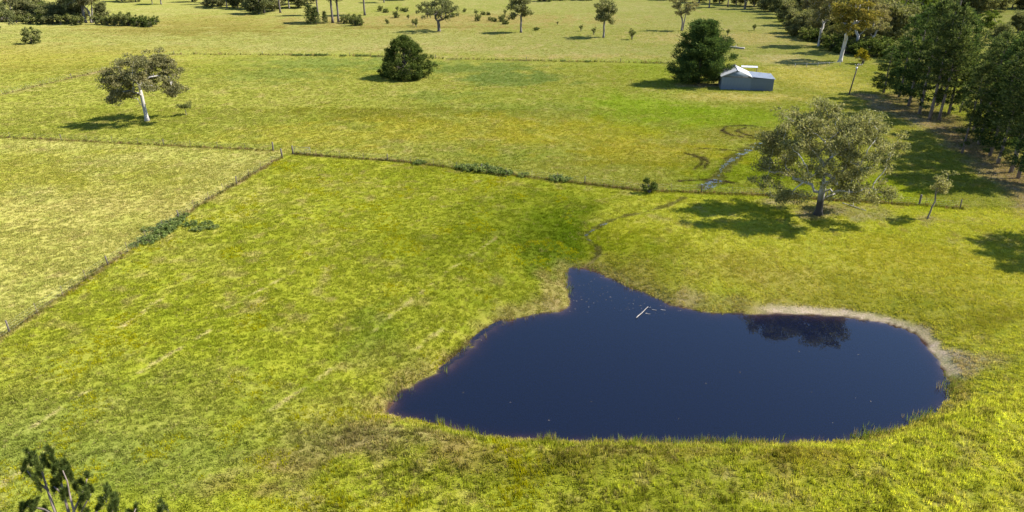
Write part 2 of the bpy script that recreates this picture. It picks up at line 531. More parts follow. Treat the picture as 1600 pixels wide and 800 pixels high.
M['yellow'] = leafy('yellow_flowering_leaves', None, [(0, (.1, .09, .012)), (.5, (.22, .17, .015)), (1, (.36, .27, .02))], trans=.3, noise_scale=1)
M['lime'] = leafy('bright_green_leaves', None, [(0, (.06, .085, .014)), (.55, (.11, .14, .022)), (1, (.17, .19, .04))], trans=.35, noise_scale=.6)
M['pine'] = leafy('pine_needles', None, [(0, (.032, .048, .017)), (.55, (.07, .09, .03)), (1, (.15, .165, .06))], trans=.32, noise_scale=.5)
M['pine_dark'] = leafy('dark_pine_needles', None, [(0, (.024, .044, .016)), (.55, (.052, .082, .026)), (1, (.115, .15, .045))], trans=.32, noise_scale=.5)
M['bush'] = leafy('dark_bush_leaves', None, [(0, (.03, .046, .012)), (.55, (.06, .08, .019)), (1, (.125, .145, .04))], trans=.33, noise_scale=.8)
M['scrub'] = leafy('scrub_leaves', None, [(0, (.07, .082, .026)), (.55, (.12, .13, .04)), (1, (.19, .19, .07))], trans=.34, noise_scale=.8)
M['bramble'] = leafy('bramble_leaves', None, [(0, (.07, .095, .025)), (.55, (.125, .16, .045)), (1, (.2, .23, .08))], trans=.4, noise_scale=1)
M['bark_white'] = rough('pale_smooth_bark', (.2, .18, .155), (.44, .41, .375), 1.2, (1, 1, .35), .3)
M['bark_foot'] = rough('pale_bark_over_dark_foot', (.2, .185, .16), (.42, .395, .36), 1.2, (1, 1, .35), .3, foot=(2.4, (.028, .022, .018)))
M['bark_grey'] = rough('grey_rough_bark', (.075, .062, .05), (.18, .155, .13), 2.0, (1, 1, .3), .6)
M['bark_dark'] = rough('dark_bark', (.045, .036, .03), (.13, .105, .085), 2.5, (1, 1, .25), .8)
M['bark_pine'] = rough('pine_bark', (.07, .05, .04), (.2, .155, .125), 2.5, (1, 1, .3), .7)
M['wood'] = rough('weathered_post_timber', (.05, .04, .032), (.13, .105, .085), 4, (1, 1, .2), .5)
M['log'] = rough('bleached_log', (.13, .115, .1), (.25, .225, .2), 3, (.3, 1, 1), .4)
M['steel'] = rough('galvanised_wire', (.3, .3, .3), (.45, .45, .44), 8, rgh=.5, metal=.6, bump=.05)
M['picket'] = rough('rusty_steel_picket', (.07, .05, .04), (.15, .11, .085), 9, rgh=.8, bump=.1)
M['gate'] = rough('pale_galvanised_gate', (.16, .155, .14), (.23, .22, .2), 6, rgh=.5, metal=.2, bump=.05)
M['roof'] = rough('white_painted_roof_iron', (.3, .3, .305), (.38, .38, .38), .7, (1, .3, 1), .05, .4, .1)
M['roof2'] = rough('zinc_roof_iron', (.125, .145, .175), (.175, .195, .23), .8, (1, .3, 1), .05, .45, .3)
M['wall'] = rough('blue_grey_wall_iron', (.075, .105, .14), (.115, .15, .19), .9, (1, 1, .4), .05, .6, .1)
M['wall2'] = rough('weathered_wall_iron', (.058, .082, .112), (.09, .12, .15), .9, (1, 1, .4), .05, .6, .1)
M['trim'] = rough('dark_trim', (.06, .055, .05), (.12, .11, .1), 3)
M['insul'] = rough('porcelain', (.5, .48, .44), (.6, .58, .54), 5, rgh=.3, bump=.02)


# ------------------------------------------------------------------ mesh helpers
def mesh_from(name, V, Fq=None, Ft=None, material=None, smooth=False):
    """V (n,3); quads (m,4) and / or triangles (k,3)"""
    me = bpy.data.meshes.new(name)
    V = np.asarray(V, np.float32)
    nq = 0 if Fq is None else len(Fq)
    nt = 0 if Ft is None else len(Ft)
    loops = np.concatenate(([np.asarray(Fq, np.int32).ravel()] if nq else []) + ([np.asarray(Ft, np.int32).ravel()] if nt else []))
    starts = np.concatenate((np.arange(nq) * 4, nq * 4 + np.arange(nt) * 3)).astype(np.int32)
    me.vertices.add(len(V))
    me.vertices.foreach_set('co', V.ravel())
    me.loops.add(len(loops))
    me.loops.foreach_set('vertex_index', loops)
    me.polygons.add(nq + nt)
    me.polygons.foreach_set('loop_start', starts)
    me.update(calc_edges=True)
    me.validate()
    if smooth:
        me.shade_smooth()
    if material is not None:
        me.materials.append(material)
    return me


def link(name, data, parent=None, loc=(0, 0, 0), rz=0.0, sc=None):
    o = bpy.data.objects.new(name, data)
    COL.objects.link(o)
    o.parent = parent
    o.location = tuple(float(k) for k in loc)
    o.rotation_euler = (0, 0, rz)
    if sc is not None:
        o.scale = sc if hasattr(sc, '__len__') else (sc, sc, sc)
    return o


def tag(o, label, cat, group=None, kind=None):
    if label:
        o['label'] = label
    if cat:
        o['category'] = cat
    if group:
        o['group'] = group
    if kind:
        o['kind'] = kind
    return o


class MB:
    def __init__(s):
        s.v, s.q, s.t, s.n = [], [], [], 0

    def add(s, V, Q=None, T=None):
        s.v.append(np.asarray(V, float))
        if Q is not None and len(Q):
            s.q.append(np.asarray(Q) + s.n)
        if T is not None and len(T):
            s.t.append(np.asarray(T) + s.n)
        s.n += len(V)

    def tube(s, P, R, k=6, cap=True):
        P = np.asarray(P, float)
        n = len(P)
        R = np.broadcast_to(np.asarray(R, float), (n,))
        T = np.gradient(P, axis=0)
        T /= np.linalg.norm(T, axis=1)[:, None] + 1e-9
        up = np.array((0, 0, 1.0)) if abs(T[0][2]) < 0.9 else np.array((1.0, 0, 0))
        U = np.cross(T, up)
        U /= np.linalg.norm(U, axis=1)[:, None] + 1e-9
        W = np.cross(U, T)
        a = np.arange(k) * 2 * math.pi / k
        V = (P[:, None, :] + R[:, None, None] * (np.cos(a)[None, :, None] * U[:, None, :] + np.sin(a)[None, :, None] * W[:, None, :])).reshape(-1, 3)
        Q = [(i * k + j, i * k + (j + 1) % k, (i + 1) * k + (j + 1) % k, (i + 1) * k + j) for i in range(n - 1) for j in range(k)]
        Tt = []
        if cap:
            V = np.vstack((V, P[0], P[-1]))
            for j in range(k):
                Tt.append((n * k, (j + 1) % k, j))
                Tt.append((n * k + 1, (n - 1) * k + j, (n - 1) * k + (j + 1) % k))
        s.add(V, Q, Tt)

    def box(s, lo, hi, f=None):
        (a, b, c), (d, e, g) = lo, hi
        V = np.array([(a, b, c), (d, b, c), (d, e, c), (a, e, c), (a, b, g), (d, b, g), (d, e, g), (a, e, g)], float)
        if f is not None:
            V = f(V)
        s.add(V, [(0, 3, 2, 1), (4, 5, 6, 7), (0, 1, 5, 4), (1, 2, 6, 5), (2, 3, 7, 6), (3, 0, 4, 7)])

    def mesh(s, name, material, smooth=False):
        return mesh_from(name, np.vstack(s.v), np.vstack(s.q) if s.q else None, np.vstack(s.t) if s.t else None, material, smooth)


def leaves(P, D, Ln, Wd, rs, fold=0.0):
    """rhombic leaf faces at P along D"""
    n = len(P)
    R = rs.normal(size=(n, 3))
    S = np.cross(D, R)
    S /= np.linalg.norm(S, axis=1)[:, None] + 1e-9
    Ln, Wd = np.asarray(Ln)[:, None], np.asarray(Wd)[:, None]
    V = np.stack((P - D * Ln * .5, P + S * Wd * .5 + D * Ln * .02, P + D * Ln * .5, P - S * Wd * .5 + D * Ln * .02), 1).reshape(-1, 3)
    Q = np.arange(4 * n).reshape(n, 4)
    return V, Q


def unit(a):
    return a / (np.linalg.norm(a, axis=-1, keepdims=True) + 1e-9)


# ------------------------------------------------------------------ ground and pond
def axis(segs):
    out = []
    for a, b, s in segs:
        out += list(np.arange(a, b, s))
    return out


def growing(a, b, s0, g):
    out, s, p = [], s0, a
    while p < b:
        out.append(p)
        p += s
        s *= g
    out.append(b)
    return out


xp = axis([(0, 62, 0.42)])
xp += growing(62, 3000, 0.5, 1.055)
XS = np.array([-k for k in xp[:0:-1]] + xp)
YS = np.array([-60, -30, -12, 0, 8, 14, 19, 23, 26] + axis([(28, 92, 0.36)]) + growing(92, 3600, 0.4, 1.018))
gx, gy = np.meshgrid(XS, YS)
fx, fy = gx.ravel(), gy.ravel()
gz = terrain(fx, fy)
nx, ny = len(XS), len(YS)
idx = np.arange(nx * ny).reshape(ny, nx)
quads = np.stack((idx[:-1, :-1], idx[:-1, 1:], idx[1:, 1:], idx[1:, :-1]), -1).reshape(-1, 4)
gme = mesh_from('ground', np.stack((fx, fy, gz), 1), quads, None, M['ground'], True)
ca = gme.attributes.new('gcol', 'FLOAT_COLOR', 'POINT')
cc = np.ones((len(fx), 4), np.float32)
cc[:, :3] = ground_colour(fx, fy)
ca.data.foreach_set('color', cc.ravel())
ground = tag(link('ground', gme), 'yellow-green grazed paddock ground around the farm pond', 'ground', kind='structure')

# the pond: a closed body of water
PO = catmull([flat(u, v, WATER) for u, v in POND_PX], 4)
cen = PO.mean(0)
PO = cen + (PO - cen) * 1.03
k = len(PO)
ringV = [np.column_stack((cen + (PO - cen) * s, np.full(k, WATER))) for s in (1.0, .8, .55, .3)]
V = np.vstack(ringV + [[(cen[0], cen[1], WATER)]] + [np.column_stack((PO, np.full(k, WATER - 5)))])
Q, T = [], []
for r in range(3):
    for i in range(k):
        j = (i + 1) % k
        Q.append((r * k + i, r * k + j, (r + 1) * k + j, (r + 1) * k + i))
cI = 4 * k
bI = 4 * k + 1
for i in range(k):
    j = (i + 1) % k
    T.append((3 * k + i, 3 * k + j, cI))
    Q.append((j, i, bI + i, bI + j))
me = bpy.data.meshes.new('pond')
me.from_pydata([tuple(p) for p in V], [], [tuple(q) for q in Q] + [tuple(t) for t in T] + [tuple(range(bI + k - 1, bI - 1, -1))])
me.materials.append(M['water'])
import bmesh
bm = bmesh.new()
bm.from_mesh(me)
bmesh.ops.recalc_face_normals(bm, faces=bm.faces)
bm.to_mesh(me)
bm.free()
tag(link('pond', me), 'calm dark blue farm pond in the paddock', 'pond', kind='structure')

# ------------------------------------------------------------------ tree builders
def skeleton(rs, trunk, clumps, r0, wob=0.12, rise=0.15, steps=5, ex=.52, first=0):
    """grow limbs from the trunk polyline out to every clump; returns a list of (points, radii)"""
    nodes = [np.array(p, float) for p in trunk]
    par = [-1] + list(range(len(trunk) - 1))
    top = nodes[-1]
    dd = np.array([np.linalg.norm(c - top) for c in clumps])
    dd[first:] += 1e3
    order = np.argsort(dd)
    start = max(1, len(trunk) // 2)
    tips = []
    for ci in order:
        c = clumps[ci]
        NA = np.array(nodes[start:])
        d = np.linalg.norm(NA - c, axis=1)
        ext = np.linalg.norm(NA - top, axis=1)
        cost = d + 0.18 * ext + np.where(NA[:, 2] > c[2] - .15 * d, 0.7 * d, 0)
        b = int(np.argmin(cost)) + start
        a = nodes[b]
        L = np.linalg.norm(c - a)
        prev = b
        ns = max(2, min(steps, int(L / 0.8) + 1))
        for k in range(1, ns + 1):
            t = k / ns
            p = a + (c - a) * t + np.array((0, 0, rise * L * math.sin(math.pi * t)))
            if k < ns:
                p = p + rs.normal(0, wob * L * .35, 3)
            nodes.append(p)
            par.append(prev)
            prev = len(nodes) - 1
        tips.append(prev)
    cnt = np.zeros(len(nodes))
    for t in tips:
        while t >= 0:
            cnt[t] += 1
            t = par[t]
    rad = r0 * (np.maximum(cnt, 1) / max(cnt.max(), 1)) ** ex
    ch = {}
    for i, p in enumerate(par):
        ch.setdefault(p, []).append(i)
    paths = []
    stack = [(0, None)]
    while stack:
        i, frm = stack.pop()
        path = [frm] if frm is not None else []
        cur = i
        while True:
            path.append(cur)
            k = sorted(ch.get(cur, []), key=lambda q: -cnt[q])
            for o in k[1:]:
                stack.append((o, cur))
            if not k:
                break
            cur = k[0]
        pts = np.array([nodes[q] for q in path])
        rr = np.array([rad[q] for q in path])
        if frm is not None:
            rr[0] = min(rr[0], rr[1] * 1.15)
        rr[-1] *= .5
        paths.append((pts, rr))
    return paths


def scatter_clumps(rs, n, rx, ry, rz, zc, inner=0.45, low=-0.55, mind=0.0, lump=0.25):
    out, tries = [], 0
    ph = rs.uniform(0, 6.28, 4)
    while len(out) < n and tries < n * 60:
        tries += 1
        d = unit(rs.normal(size=3))
        if d[2] < low:
            continue
        az = math.atan2(d[1], d[0])
        lm = 1 + lump * (math.sin(2 * az + ph[0]) * .5 + math.sin(3 * az + ph[1] + 2 * d[2]) * .5)
        r = (inner ** 3 + (1 - inner ** 3) * rs.uniform()) ** (1 / 3) * lm
        p = np.array((d[0] * rx * r, d[1] * ry * r, zc + d[2] * rz * r))
        if mind and any(np.linalg.norm(p - q) < mind for q in out):
            continue
        out.append(p)
    return out


def clump_leaves(rs, clumps, rc, flatness, per, ln, wd, droop=0.2, shell=0.35):
    Ps, Ds = [], []
    for c in clumps:
        n = int(per * rs.uniform(.6, 1.35))
        k = rs.uniform(.7, 1.3)
        d = unit(rs.normal(size=(n, 3)))
        r = (shell + (1 - shell) * rs.uniform(size=(n, 1))) * rc * k
        off = d * r * np.array((1, 1, flatness))
        Ps.append(c + off)
        Ds.append(unit(d * .6 + rs.normal(size=(n, 3)) * .8 + np.array((0, 0, -droop))))
    P, D = np.vstack(Ps), np.vstack(Ds)
    n = len(P)
    return leaves(P, D, ln * rs.uniform(.6, 1.4, n), wd * rs.uniform(.6, 1.4, n), rs)


def limb_mesh(name, paths, material, k=6):
    b = MB()
    for pts, rr in paths:
        big = rr.max()
        b.tube(pts, np.maximum(rr, .012), k + 2 if big > .25 else (k if big > .06 else 4), cap=big > .06)
    return b.mesh(name, material, True)


def boughs_to_clumps(rs, boughs, per, spread, flat_):
    out = []
    for b in boughs:
        k = max(2, int(round(per * rs.uniform(.6, 1.4))))
        out += [np.asarray(b) + rs.normal(size=3).clip(-1.7, 1.7) * np.array((spread, spread, spread * flat_)) for _ in range(k)]
    return out


def build_eucalypt(name, seed, h, rx, crown_lo, fork, n, rc, per, ln, wd, leafm, barkm, r0, lean=(0, 0), ry=None, flatn=.6, inner=.5, low=-.5, twin=False, mind=0, rise=.12, lump=.25, ex=.52, boughs=None, per_bough=5, spread=None):
    rs = np.random.RandomState(seed)
    rz = (h - crown_lo) / 2
    zc = (h + crown_lo) / 2
    spread = spread or rc * .85
    if boughs is None:
        nb_ = max(6, n // per_bough)
        bo = scatter_clumps(rs, nb_, rx - rc - spread * .5, (ry or rx) - rc - spread * .5, rz - rc * flatn - spread * .3, zc, inner, low, mind or rx * .32, lump)
        mc = np.mean(bo, axis=0)
        bo = [c + np.array((lean[0] - mc[0], lean[1] - mc[1], 0)) for c in bo]
    else:
        bo = [np.array(b, float) for b in boughs]
    cl = boughs_to_clumps(rs, bo, per_bough, spread, .6)
    tr = [(0, 0, -.3), (0.02, 0, fork * .15)] + [(lean[0] * .5 * (t ** 1.4) + rs.normal(0, .05), lean[1] * .5 * (t ** 1.4) + rs.normal(0, .05), fork * t) for t in (.4, .7, 1.0)]
    paths = skeleton(rs, tr, bo + cl, r0, rise=rise, ex=ex, first=len(bo))
    p0, q0 = paths[0]
    q0[0] *= 1.7
    q0[1] *= 1.12
    if twin:
        s = np.array((.55, .2, 0))
        paths.append((np.array([(.35, .1, -.3), (.7, .2, h * .2), (1.2, .4, h * .42), (1.4, .3, h * .62)]), np.array((r0 * 1.0, r0 * .8, r0 * .5, r0 * .2))))
    tm = limb_mesh(name + '_limbs', paths, M[barkm])
    V, Q = clump_leaves(rs, cl, rc, flatn, per, ln, wd)
    cm = mesh_from(name + '_leaves', V, Q, None, M[leafm])
    return dict(h=h, trunk=tm, crown=cm)


def build_pine(name, seed, h, R, z0, leafm='pine', barkm='bark_pine', whorl=.75, nb=(4, 6), per=34, ln=.42, wd=.15, up=.25, r0=.28, gap=.12, prof=.75, dead=True, dense=1.0, lean=0.0, tuft=1.0, b0=.62):
    """a conifer: straight bole, whorls of limbs, tufts of needles on the outer limbs"""
    rs = np.random.RandomState(seed)
    b = MB()
    zz = np.linspace(-.3, h * .985, 9)
    ax = np.cumsum(np.r_[0, rs.normal(0, .06, 8)]) + lean * zz / h
    ay = np.cumsum(np.r_[0, rs.normal(0, .06, 8)])
    b.tube(np.column_stack((ax, ay, zz)), r0 * (1.02 - .95 * np.clip(zz / h, 0, 1)), 8)
    Ps, Ds = [], []
    z = z0 * .45 if dead else z0
    off = rs.uniform(0, 6.28)
    while z < h * .97:
        t = max(0.0, (z - z0) / (h - z0))
        cx, cy = np.interp(z, zz, ax), np.interp(z, zz, ay)
        k = rs.randint(nb[0], nb[1] + 1)
        off += rs.uniform(.4, 1.3)
        for j in range(k):
            if rs.uniform() < gap:
                continue
            a = off + j * 2 * math.pi / k + rs.normal(0, .25)
            bulge = min(1.0, b0 + t * 2.2)
            L = R * bulge * (1 - t) ** prof * rs.uniform(.62, 1.12) + .35
            live = z >= z0
            if not live:
                L *= rs.uniform(.2, .6)
            dx, dy = math.cos(a), math.sin(a)
            tt = np.linspace(0, 1, 4)
            uz = up * (0.3 + t) * L
            P = np.column_stack((cx + dx * L * tt, cy + dy * L * tt, z + uz * tt ** 1.6 + .12 * L * tt - (0.0 if live else .2 * L) * tt))
            br = max(.02, r0 * .2 * (1 - t * .6) * min(1, L / R + .2))
            b.tube(P, br * (1 - .8 * tt), 4, cap=False)
            if not live and rs.uniform() < .75:
                continue
            m = max(2, int(L / .55 * dense))
            for q in range(m):
                s = rs.uniform(.3, 1.04)
                base = np.array((np.interp(s, tt, P[:, 0]), np.interp(s, tt, P[:, 1]), np.interp(s, tt, P[:, 2])))
                base = base + np.array((-dy, dx, 0)) * rs.normal(0, .22 * L * (1.1 - .5 * s)) + np.array((0, 0, rs.normal(.05, .12)))
                n = int(per * rs.uniform(.6, 1.3))
                fwd = np.array((dx, dy, .55 + .5 * t))
                rr = (.26 + .06 * L / R) * tuft
                pos = base + rs.normal(size=(n, 3)) * np.array((rr, rr, rr * .62))
                Ps.append(pos)
                Ds.append(unit(unit(pos - base) * .8 + unit(fwd) * .7 + rs.normal(size=(n, 3)) * .35))
        z += whorl * rs.uniform(.7, 1.3) * (1 - .35 * t)
    top = np.array((ax[-1], ay[-1], h))
    n = per * 2
    Ps.append(top + rs.normal(size=(n, 3)) * np.array((.22, .22, .45)) - np.array((0, 0, .25)))
    Ds.append(unit(rs.normal(size=(n, 3)) * .5 + np.array((0, 0, 1))))
    P, D = np.vstack(Ps), np.vstack(Ds)
    n = len(P)
    V, Q = leaves(P, D, ln * rs.uniform(.6, 1.4, n), wd * rs.uniform(.6, 1.4, n), rs)
    return dict(h=h, trunk=b.mesh(name + '_limbs', M[barkm], True), crown=mesh_from(name + '_needles', V, Q, None, M[leafm]))


def build_shrub(name, seed, h, rx, n, rc, per, ln, wd, leafm, barkm='bark_grey', lo=.12, ry=None, flatn=.8, low=-1.0):
    rs = np.random.RandomState(seed)
    zc, rz = h * (.5 + lo * .5), h * (.5 - lo * .5)
    cl = scatter_clumps(rs, n, rx - rc * .5, (ry or rx) - rc * .5, rz - rc * .4, zc, .3, low, 0, .25)
    b = MB()
    for c in cl:
        m = np.array((c[0] * .35, c[1] * .35, c[2] * .55)) + rs.normal(0, .04 * h, 3)
        b.tube([(rs.normal(0, .03), rs.normal(0, .03), -.12), m, c], np.array((.035, .022, .008)) * max(.5, h / 2.2), 4, cap=False)
    V, Q = clump_leaves(rs, cl, rc, flatn, per, ln, wd, .0, .15)
    return dict(h=h, trunk=b.mesh(name + '_stems', M[barkm], True), crown=mesh_from(name + '_leaves', V, Q, None, M[leafm]))


CNT = {}
ORD = 'first second third fourth fifth sixth seventh eighth ninth tenth eleventh twelfth thirteenth fourteenth fifteenth sixteenth seventeenth eighteenth nineteenth twentieth'.split()


def nth(i):
    return ORD[i] if i < 20 else 'twenty-' + ORD[i - 20]


def plant(kit, name, label, u=None, v=None, top=None, h=None, xy=None, yaw=None, group=None, cat='tree', wide=1.0, part=('trunk', 'crown'), tilt=None):
    """set a plant of the kit on the ground, its height taken from the row of its top"""
    if xy is None:
        p = at(u, v)
    else:
        p = np.array((xy[0], xy[1], tz(*xy)))
    if h is None:
        h = height_at(top, p[1], p[2])
    s = h / kit['h']
    CNT[name] = CNT.get(name, 0) + 1
    if yaw is None:
        yaw = (CNT[name] * 2.399 + p[0]) % 6.283
    e = link(name, None, None, p, yaw, (s * wide, s * wide, s))
    e.empty_display_size = .5
    if tilt:
        e.rotation_euler = (tilt[0], tilt[1], yaw)
    link(part[0], kit['trunk'], e)
    link(part[1], kit['crown'], e)
    return tag(e, label, cat, group)


# ------------------------------------------------------------------ the single trees of the paddock
rsb = np.random.RandomState(2)
BB = [(-4.4, 13.2), (.2, 13.9), (4.1, 13.4), (6.6, 12.3), (8.8, 9.6), (-5.9, 11.2), (-4.8, 8.9), (-6.6, 5.6), (-5.0, 4.2), (-2.6, 4.4), (-.7, 9.6), (-2.7, 11.8), (2, 12.4), (6.4, 9.9), (3.2, 10.8),
      (6.8, 6.0), (3.8, 4.4), (5.4, 3.3), (-3.4, 6.7), (-7.2, 9.8), (8.0, 7.8), (-2, 13.4), (1.2, 10.4), (-.6, 12.2), (5.0, 12.0), (-6.4, 7.2), (-3.6, 10.2), (-5.4, 8.6), (-1.8, 7.8), (.9, 8.2), (2.7, 8.8), (-4.0, 12.2), (-6.2, 10.4), (7.4, 11.0), (.4, 6.0), (-6.7, 4.6), (-5.4, 3.6), (5.8, 4.0), (6.6, 4.8)]
bl = []
for i, (x, z) in enumerate(BB):
    q = max(.12, 1 - (x / 9.6) ** 2 - ((z - 8.2) / 7.2) ** 2) ** .5
    yy = 7.2 * q * rsb.uniform(.45, 1.0)
    x -= .7
    bl.append((x, yy if i % 2 else -yy * .85, z - .5 * (yy / 7) ** 2))
    if i in (0, 1, 2, 6, 10, 11, 12, 13, 14, 18, 22, 23, 26, 31):
        bl.append((x + rsb.normal(0, .8), (-yy if i % 2 else yy) * rsb.uniform(.5, 1), z - rsb.uniform(.2, 1.6)))
big = build_eucalypt('spreading_eucalypt', 11, 15.0, 9.2, 1.2, 4.6, 0, 1.1, 135, .36, .14, 'euc', 'bark_foot', .50, flatn=.62, rise=.05, ex=.56, boughs=bl, per_bough=7, spread=1.2)
plant(big, 'eucalyptus_tree', 'huge spreading eucalyptus with pale limbs beside the pond', 1278, 336, h=14.5, yaw=0.0, wide=.92)
LB = [(870, 362), (960, 358), (790, 405), (1055, 420), (735, 500), (720, 585), (800, 565), (1000, 480), (1095, 505), (1040, 560), (1105, 550), (900, 450), (845, 480), (960, 420), (760, 455), (1010, 395), (860, 540)]
bl = []
for i, (X_, Y_) in enumerate(LB):
    x, z = (X_ - 920) * .030 + 1.5, (760 - Y_) * .034
    yy = 5.6 * max(.15, 1 - (x / 7.2) ** 2) ** .5 * rsb.uniform(.3, 1.0)
    z *= .9
    bl.append((x, yy if i % 2 else -yy, z))
    if i in (0, 1, 7, 11, 12, 13):
        bl.append((x + rsb.normal(0, .6), -yy if i % 2 else yy, z - rsb.uniform(.2, 1.2)))
lone = build_eucalypt('lone_eucalypt', 5, 13.2, 7.3, 3.6, 7.2, 0, 1.0, 105, .40, .16, 'euc_brown', 'bark_white', .36, flatn=.55, rise=.03, ex=.55, boughs=bl, per_bough=10, spread=1.05)
plant(lone, 'eucalyptus_tree', 'white trunked eucalyptus standing alone beyond the left fence line', 230, 189, h=13.2, yaw=0.0)
sapl = build_eucalypt('sapling', 8, 3.0, 1.3, .9, .9, 16, .42, 60, .22, .11, 'scrub', 'bark_grey', .07, flatn=.8, inner=.2)
plant(sapl, 'sapling_tree', 'small bushy sapling next to the white trunked eucalyptus', 291, 180, top=158, yaw=.5, wide=1.1)

def build_dome_tree(name, seed, h, R_, n, rc, per, ln, wd, leafm):
    rs = np.random.RandomState(seed)
    cl = []
    for _ in range(n):
        t = rs.uniform() ** 1.25
        a = rs.uniform(0, 6.283)
        rr = R_ * (1 - t ** 2.0) ** .68 * (1 + .13 * math.sin(3 * a + 5 * t) + .1 * math.sin(5 * a + 9 * t) + rs.normal(0, .09)) * (.75 + .25 * min(1, t / .18)) * rs.uniform(.4, 1) ** .5
        cl.append(np.array((math.cos(a) * rr, math.sin(a) * rr, .35 + t * (h - rc * .7))))
    b = MB()
    b.tube([(0, 0, -.3), (.05, 0, h * .4), (0, .05, h * .8)], (.3, .2, .05), 7)
    for c in cl[::2]:
        b.tube([(0, 0, c[2] * .5), c * np.array((.4, .4, .8)), c * np.array((.7, .7, .95))], (.07, .04, .012), 4, cap=False)
    V, Q = clump_leaves(rs, cl, rc, .8, per, ln, wd, .0, .15)
    return dict(h=h, trunk=b.mesh(name + '_limbs', M['bark_dark'], True), crown=mesh_from(name + '_leaves', V, Q, None, M[leafm]))


rb = build_dome_tree('round_tree', 22, 9.5, 6.0, 320, .85, 150, .34, .14, 'bush')
plant(rb, 'evergreen_tree', 'dark green round bushy tree standing alone mid paddock', 634, 122, top=56, yaw=.3)
sp = build_pine('shed_pine', 31, 15.0, 8.6, .5, 'pine_dark', 'bark_pine', .95, (5, 7), 100, .44, .16, .6, .4, .1, .7, False, 1.05, tuft=1.75, b0=.9)
plant(sp, 'pine_tree', 'dense dark green pine standing beside the tin shed', 1091, 131, top=36, yaw=.8)
shr = build_shrub('leafy_shrub', 33, 4.2, 1.9, 26, .6, 60, .3, .15, 'scrub', lo=.15)
plant(shr, 'shrub', 'light green shrub between the dense pine and the shed', 1112, 126, top=103, yaw=.5, cat='shrub', part=('stems', 'crown'))

# ------------------------------------------------------------------ trees of the far paddock
eA = build_eucalypt('field_eucalypt', 41, 15, 5.4, 4.8, 6.0, 60, 1.45, 120, .6, .3, 'euc_grey', 'bark_grey', .36, flatn=.75, inner=.3, low=-.8)
eB = build_eucalypt('open_eucalypt', 42, 15, 6.0, 4.5, 4.0, 60, 1.3, 75, .55, .25, 'euc_brown', 'bark_grey', .34, flatn=.65, inner=.4, low=-.8, twin=True)
eC = build_eucalypt('old_eucalypt', 43, 14, 8.6, 2.8, 2.6, 100, 1.35, 80, .55, .24, 'euc_grey', 'bark_dark', .62, flatn=.7, inner=.35, low=-.8, rise=.02)
eD = build_eucalypt('tall_eucalypt', 44, 21, 5.0, 7.5, 12, 60, 1.6, 110, .65, .3, 'euc_grey', 'bark_dark', .42, flatn=.8, inner=.25, low=-.9)
eE = build_eucalypt('pale_eucalypt', 45, 18, 6.6, 4.8, 5.0, 80, 1.5, 110, .58, .27, 'euc_brown', 'bark_white', .42, flatn=.6, inner=.4, low=-.7)
eF = build_eucalypt('golden_eucalypt', 46, 17, 6.2, 4.4, 4.6, 76, 1.45, 110, .58, .27, 'gold', 'bark_white', .42, flatn=.55, inner=.4, low=-.7, lean=(-.6, .3))
eG = build_eucalypt('round_eucalypt', 47, 12, 5.6, -1.0, 2.5, 100, 1.45, 130, .6, .3, 'euc_grey', 'bark_grey', .3, flatn=.8, inner=.35, low=-.9)
eH = build_eucalypt('green_wattle', 48, 12, 5.8, 1.4, 2.5, 60, 1.3, 110, .5, .24, 'lime', 'bark_grey', .3, flatn=.6, inner=.45, low=-.8)
s1 = build_shrub('scrub_a', 51, 3.2, 2.1, 40, .6, 55, .34, .18, 'scrub', lo=-.2)
s2 = build_shrub('scrub_b', 52, 3.4, 2.3, 40, .65, 55, .34, .18, 'bush', lo=-.2)
s3 = build_shrub('scrub_c', 53, 2.6, 1.1, 12, .45, 45, .3, .15, 'scrub', lo=.3)
s4 = build_shrub('scrub_yellow', 54, 3.4, 1.9, 26, .55, 60, .3, .16, 'yellow', lo=.1)
y1 = build_pine('young_conifer', 55, 6, 1.9, .5, 'pine', 'bark_pine', .55, (4, 6), 22, .4, .17, .4, .1, .1, .8, False)

plant(eA, 'eucalyptus_tree', 'dark round headed eucalyptus on the slope among tiny saplings', 943, 59, top=-6)
plant(eA, 'eucalyptus_tree', 'tall straight eucalyptus beside a heap of fallen branches', 814, 51, top=-13, wide=1.05)
plant(eB, 'eucalyptus_tree', 'open crowned twin stemmed eucalyptus up slope of the dense pine', 1065, 48, top=-12)
plant(eC, 'eucalyptus_tree', 'old wide forking eucalyptus with dark trunk above low scrub', 686, 49, top=-8, yaw=.2)
plant(eC, 'eucalyptus_tree', 'dark trunked eucalyptus alone on the pale slope beyond the track', -6, 74, top=-14, wide=.8, yaw=2.2)
plant(s1, 'shrub', 'lone two headed shrub on the pale slope', 52, 68, top=41, cat='shrub', part=('stems', 'crown'))
for u, v, t, lab in ((908, 49, 38, 'tiny sapling with a round head near the dark round headed eucalyptus'), (928, 55, 42, 'thin tiny sapling at the foot of the dark round headed eucalyptus'),
                     (987, 62, 44, 'slim leaning sapling in the open right of the saplings pair'), (871, 39, 33, 'tuft sized sapling half way between two tall eucalypts'),
                     (1178, 48, 37, 'tiny sapling on the pale slope behind the shed'), (1137, 55, 45, 'small sapling peeping out behind the dense pine')):
    plant(s3, 'sapling_tree', lab, u, v, top=t, cat='sapling', group='saplings of the far slope')
G_SC = 'scrub bushes of the rough ground'
rs_ = np.random.RandomState(77)
for i in range(34):
    u, v = rs_.uniform(592, 800), rs_.uniform(16, 44)
    if abs(u - 686) < 16 and v > 36:
        continue
    plant((s1, s3, s3, s2)[i % 4], 'scrub_bush', 'low scrub bush on the rough ground around the old forking eucalyptus', u, v, h=rs_.uniform(1.4, 3.3), cat='bush', group=G_SC, part=('stems', 'crown'))
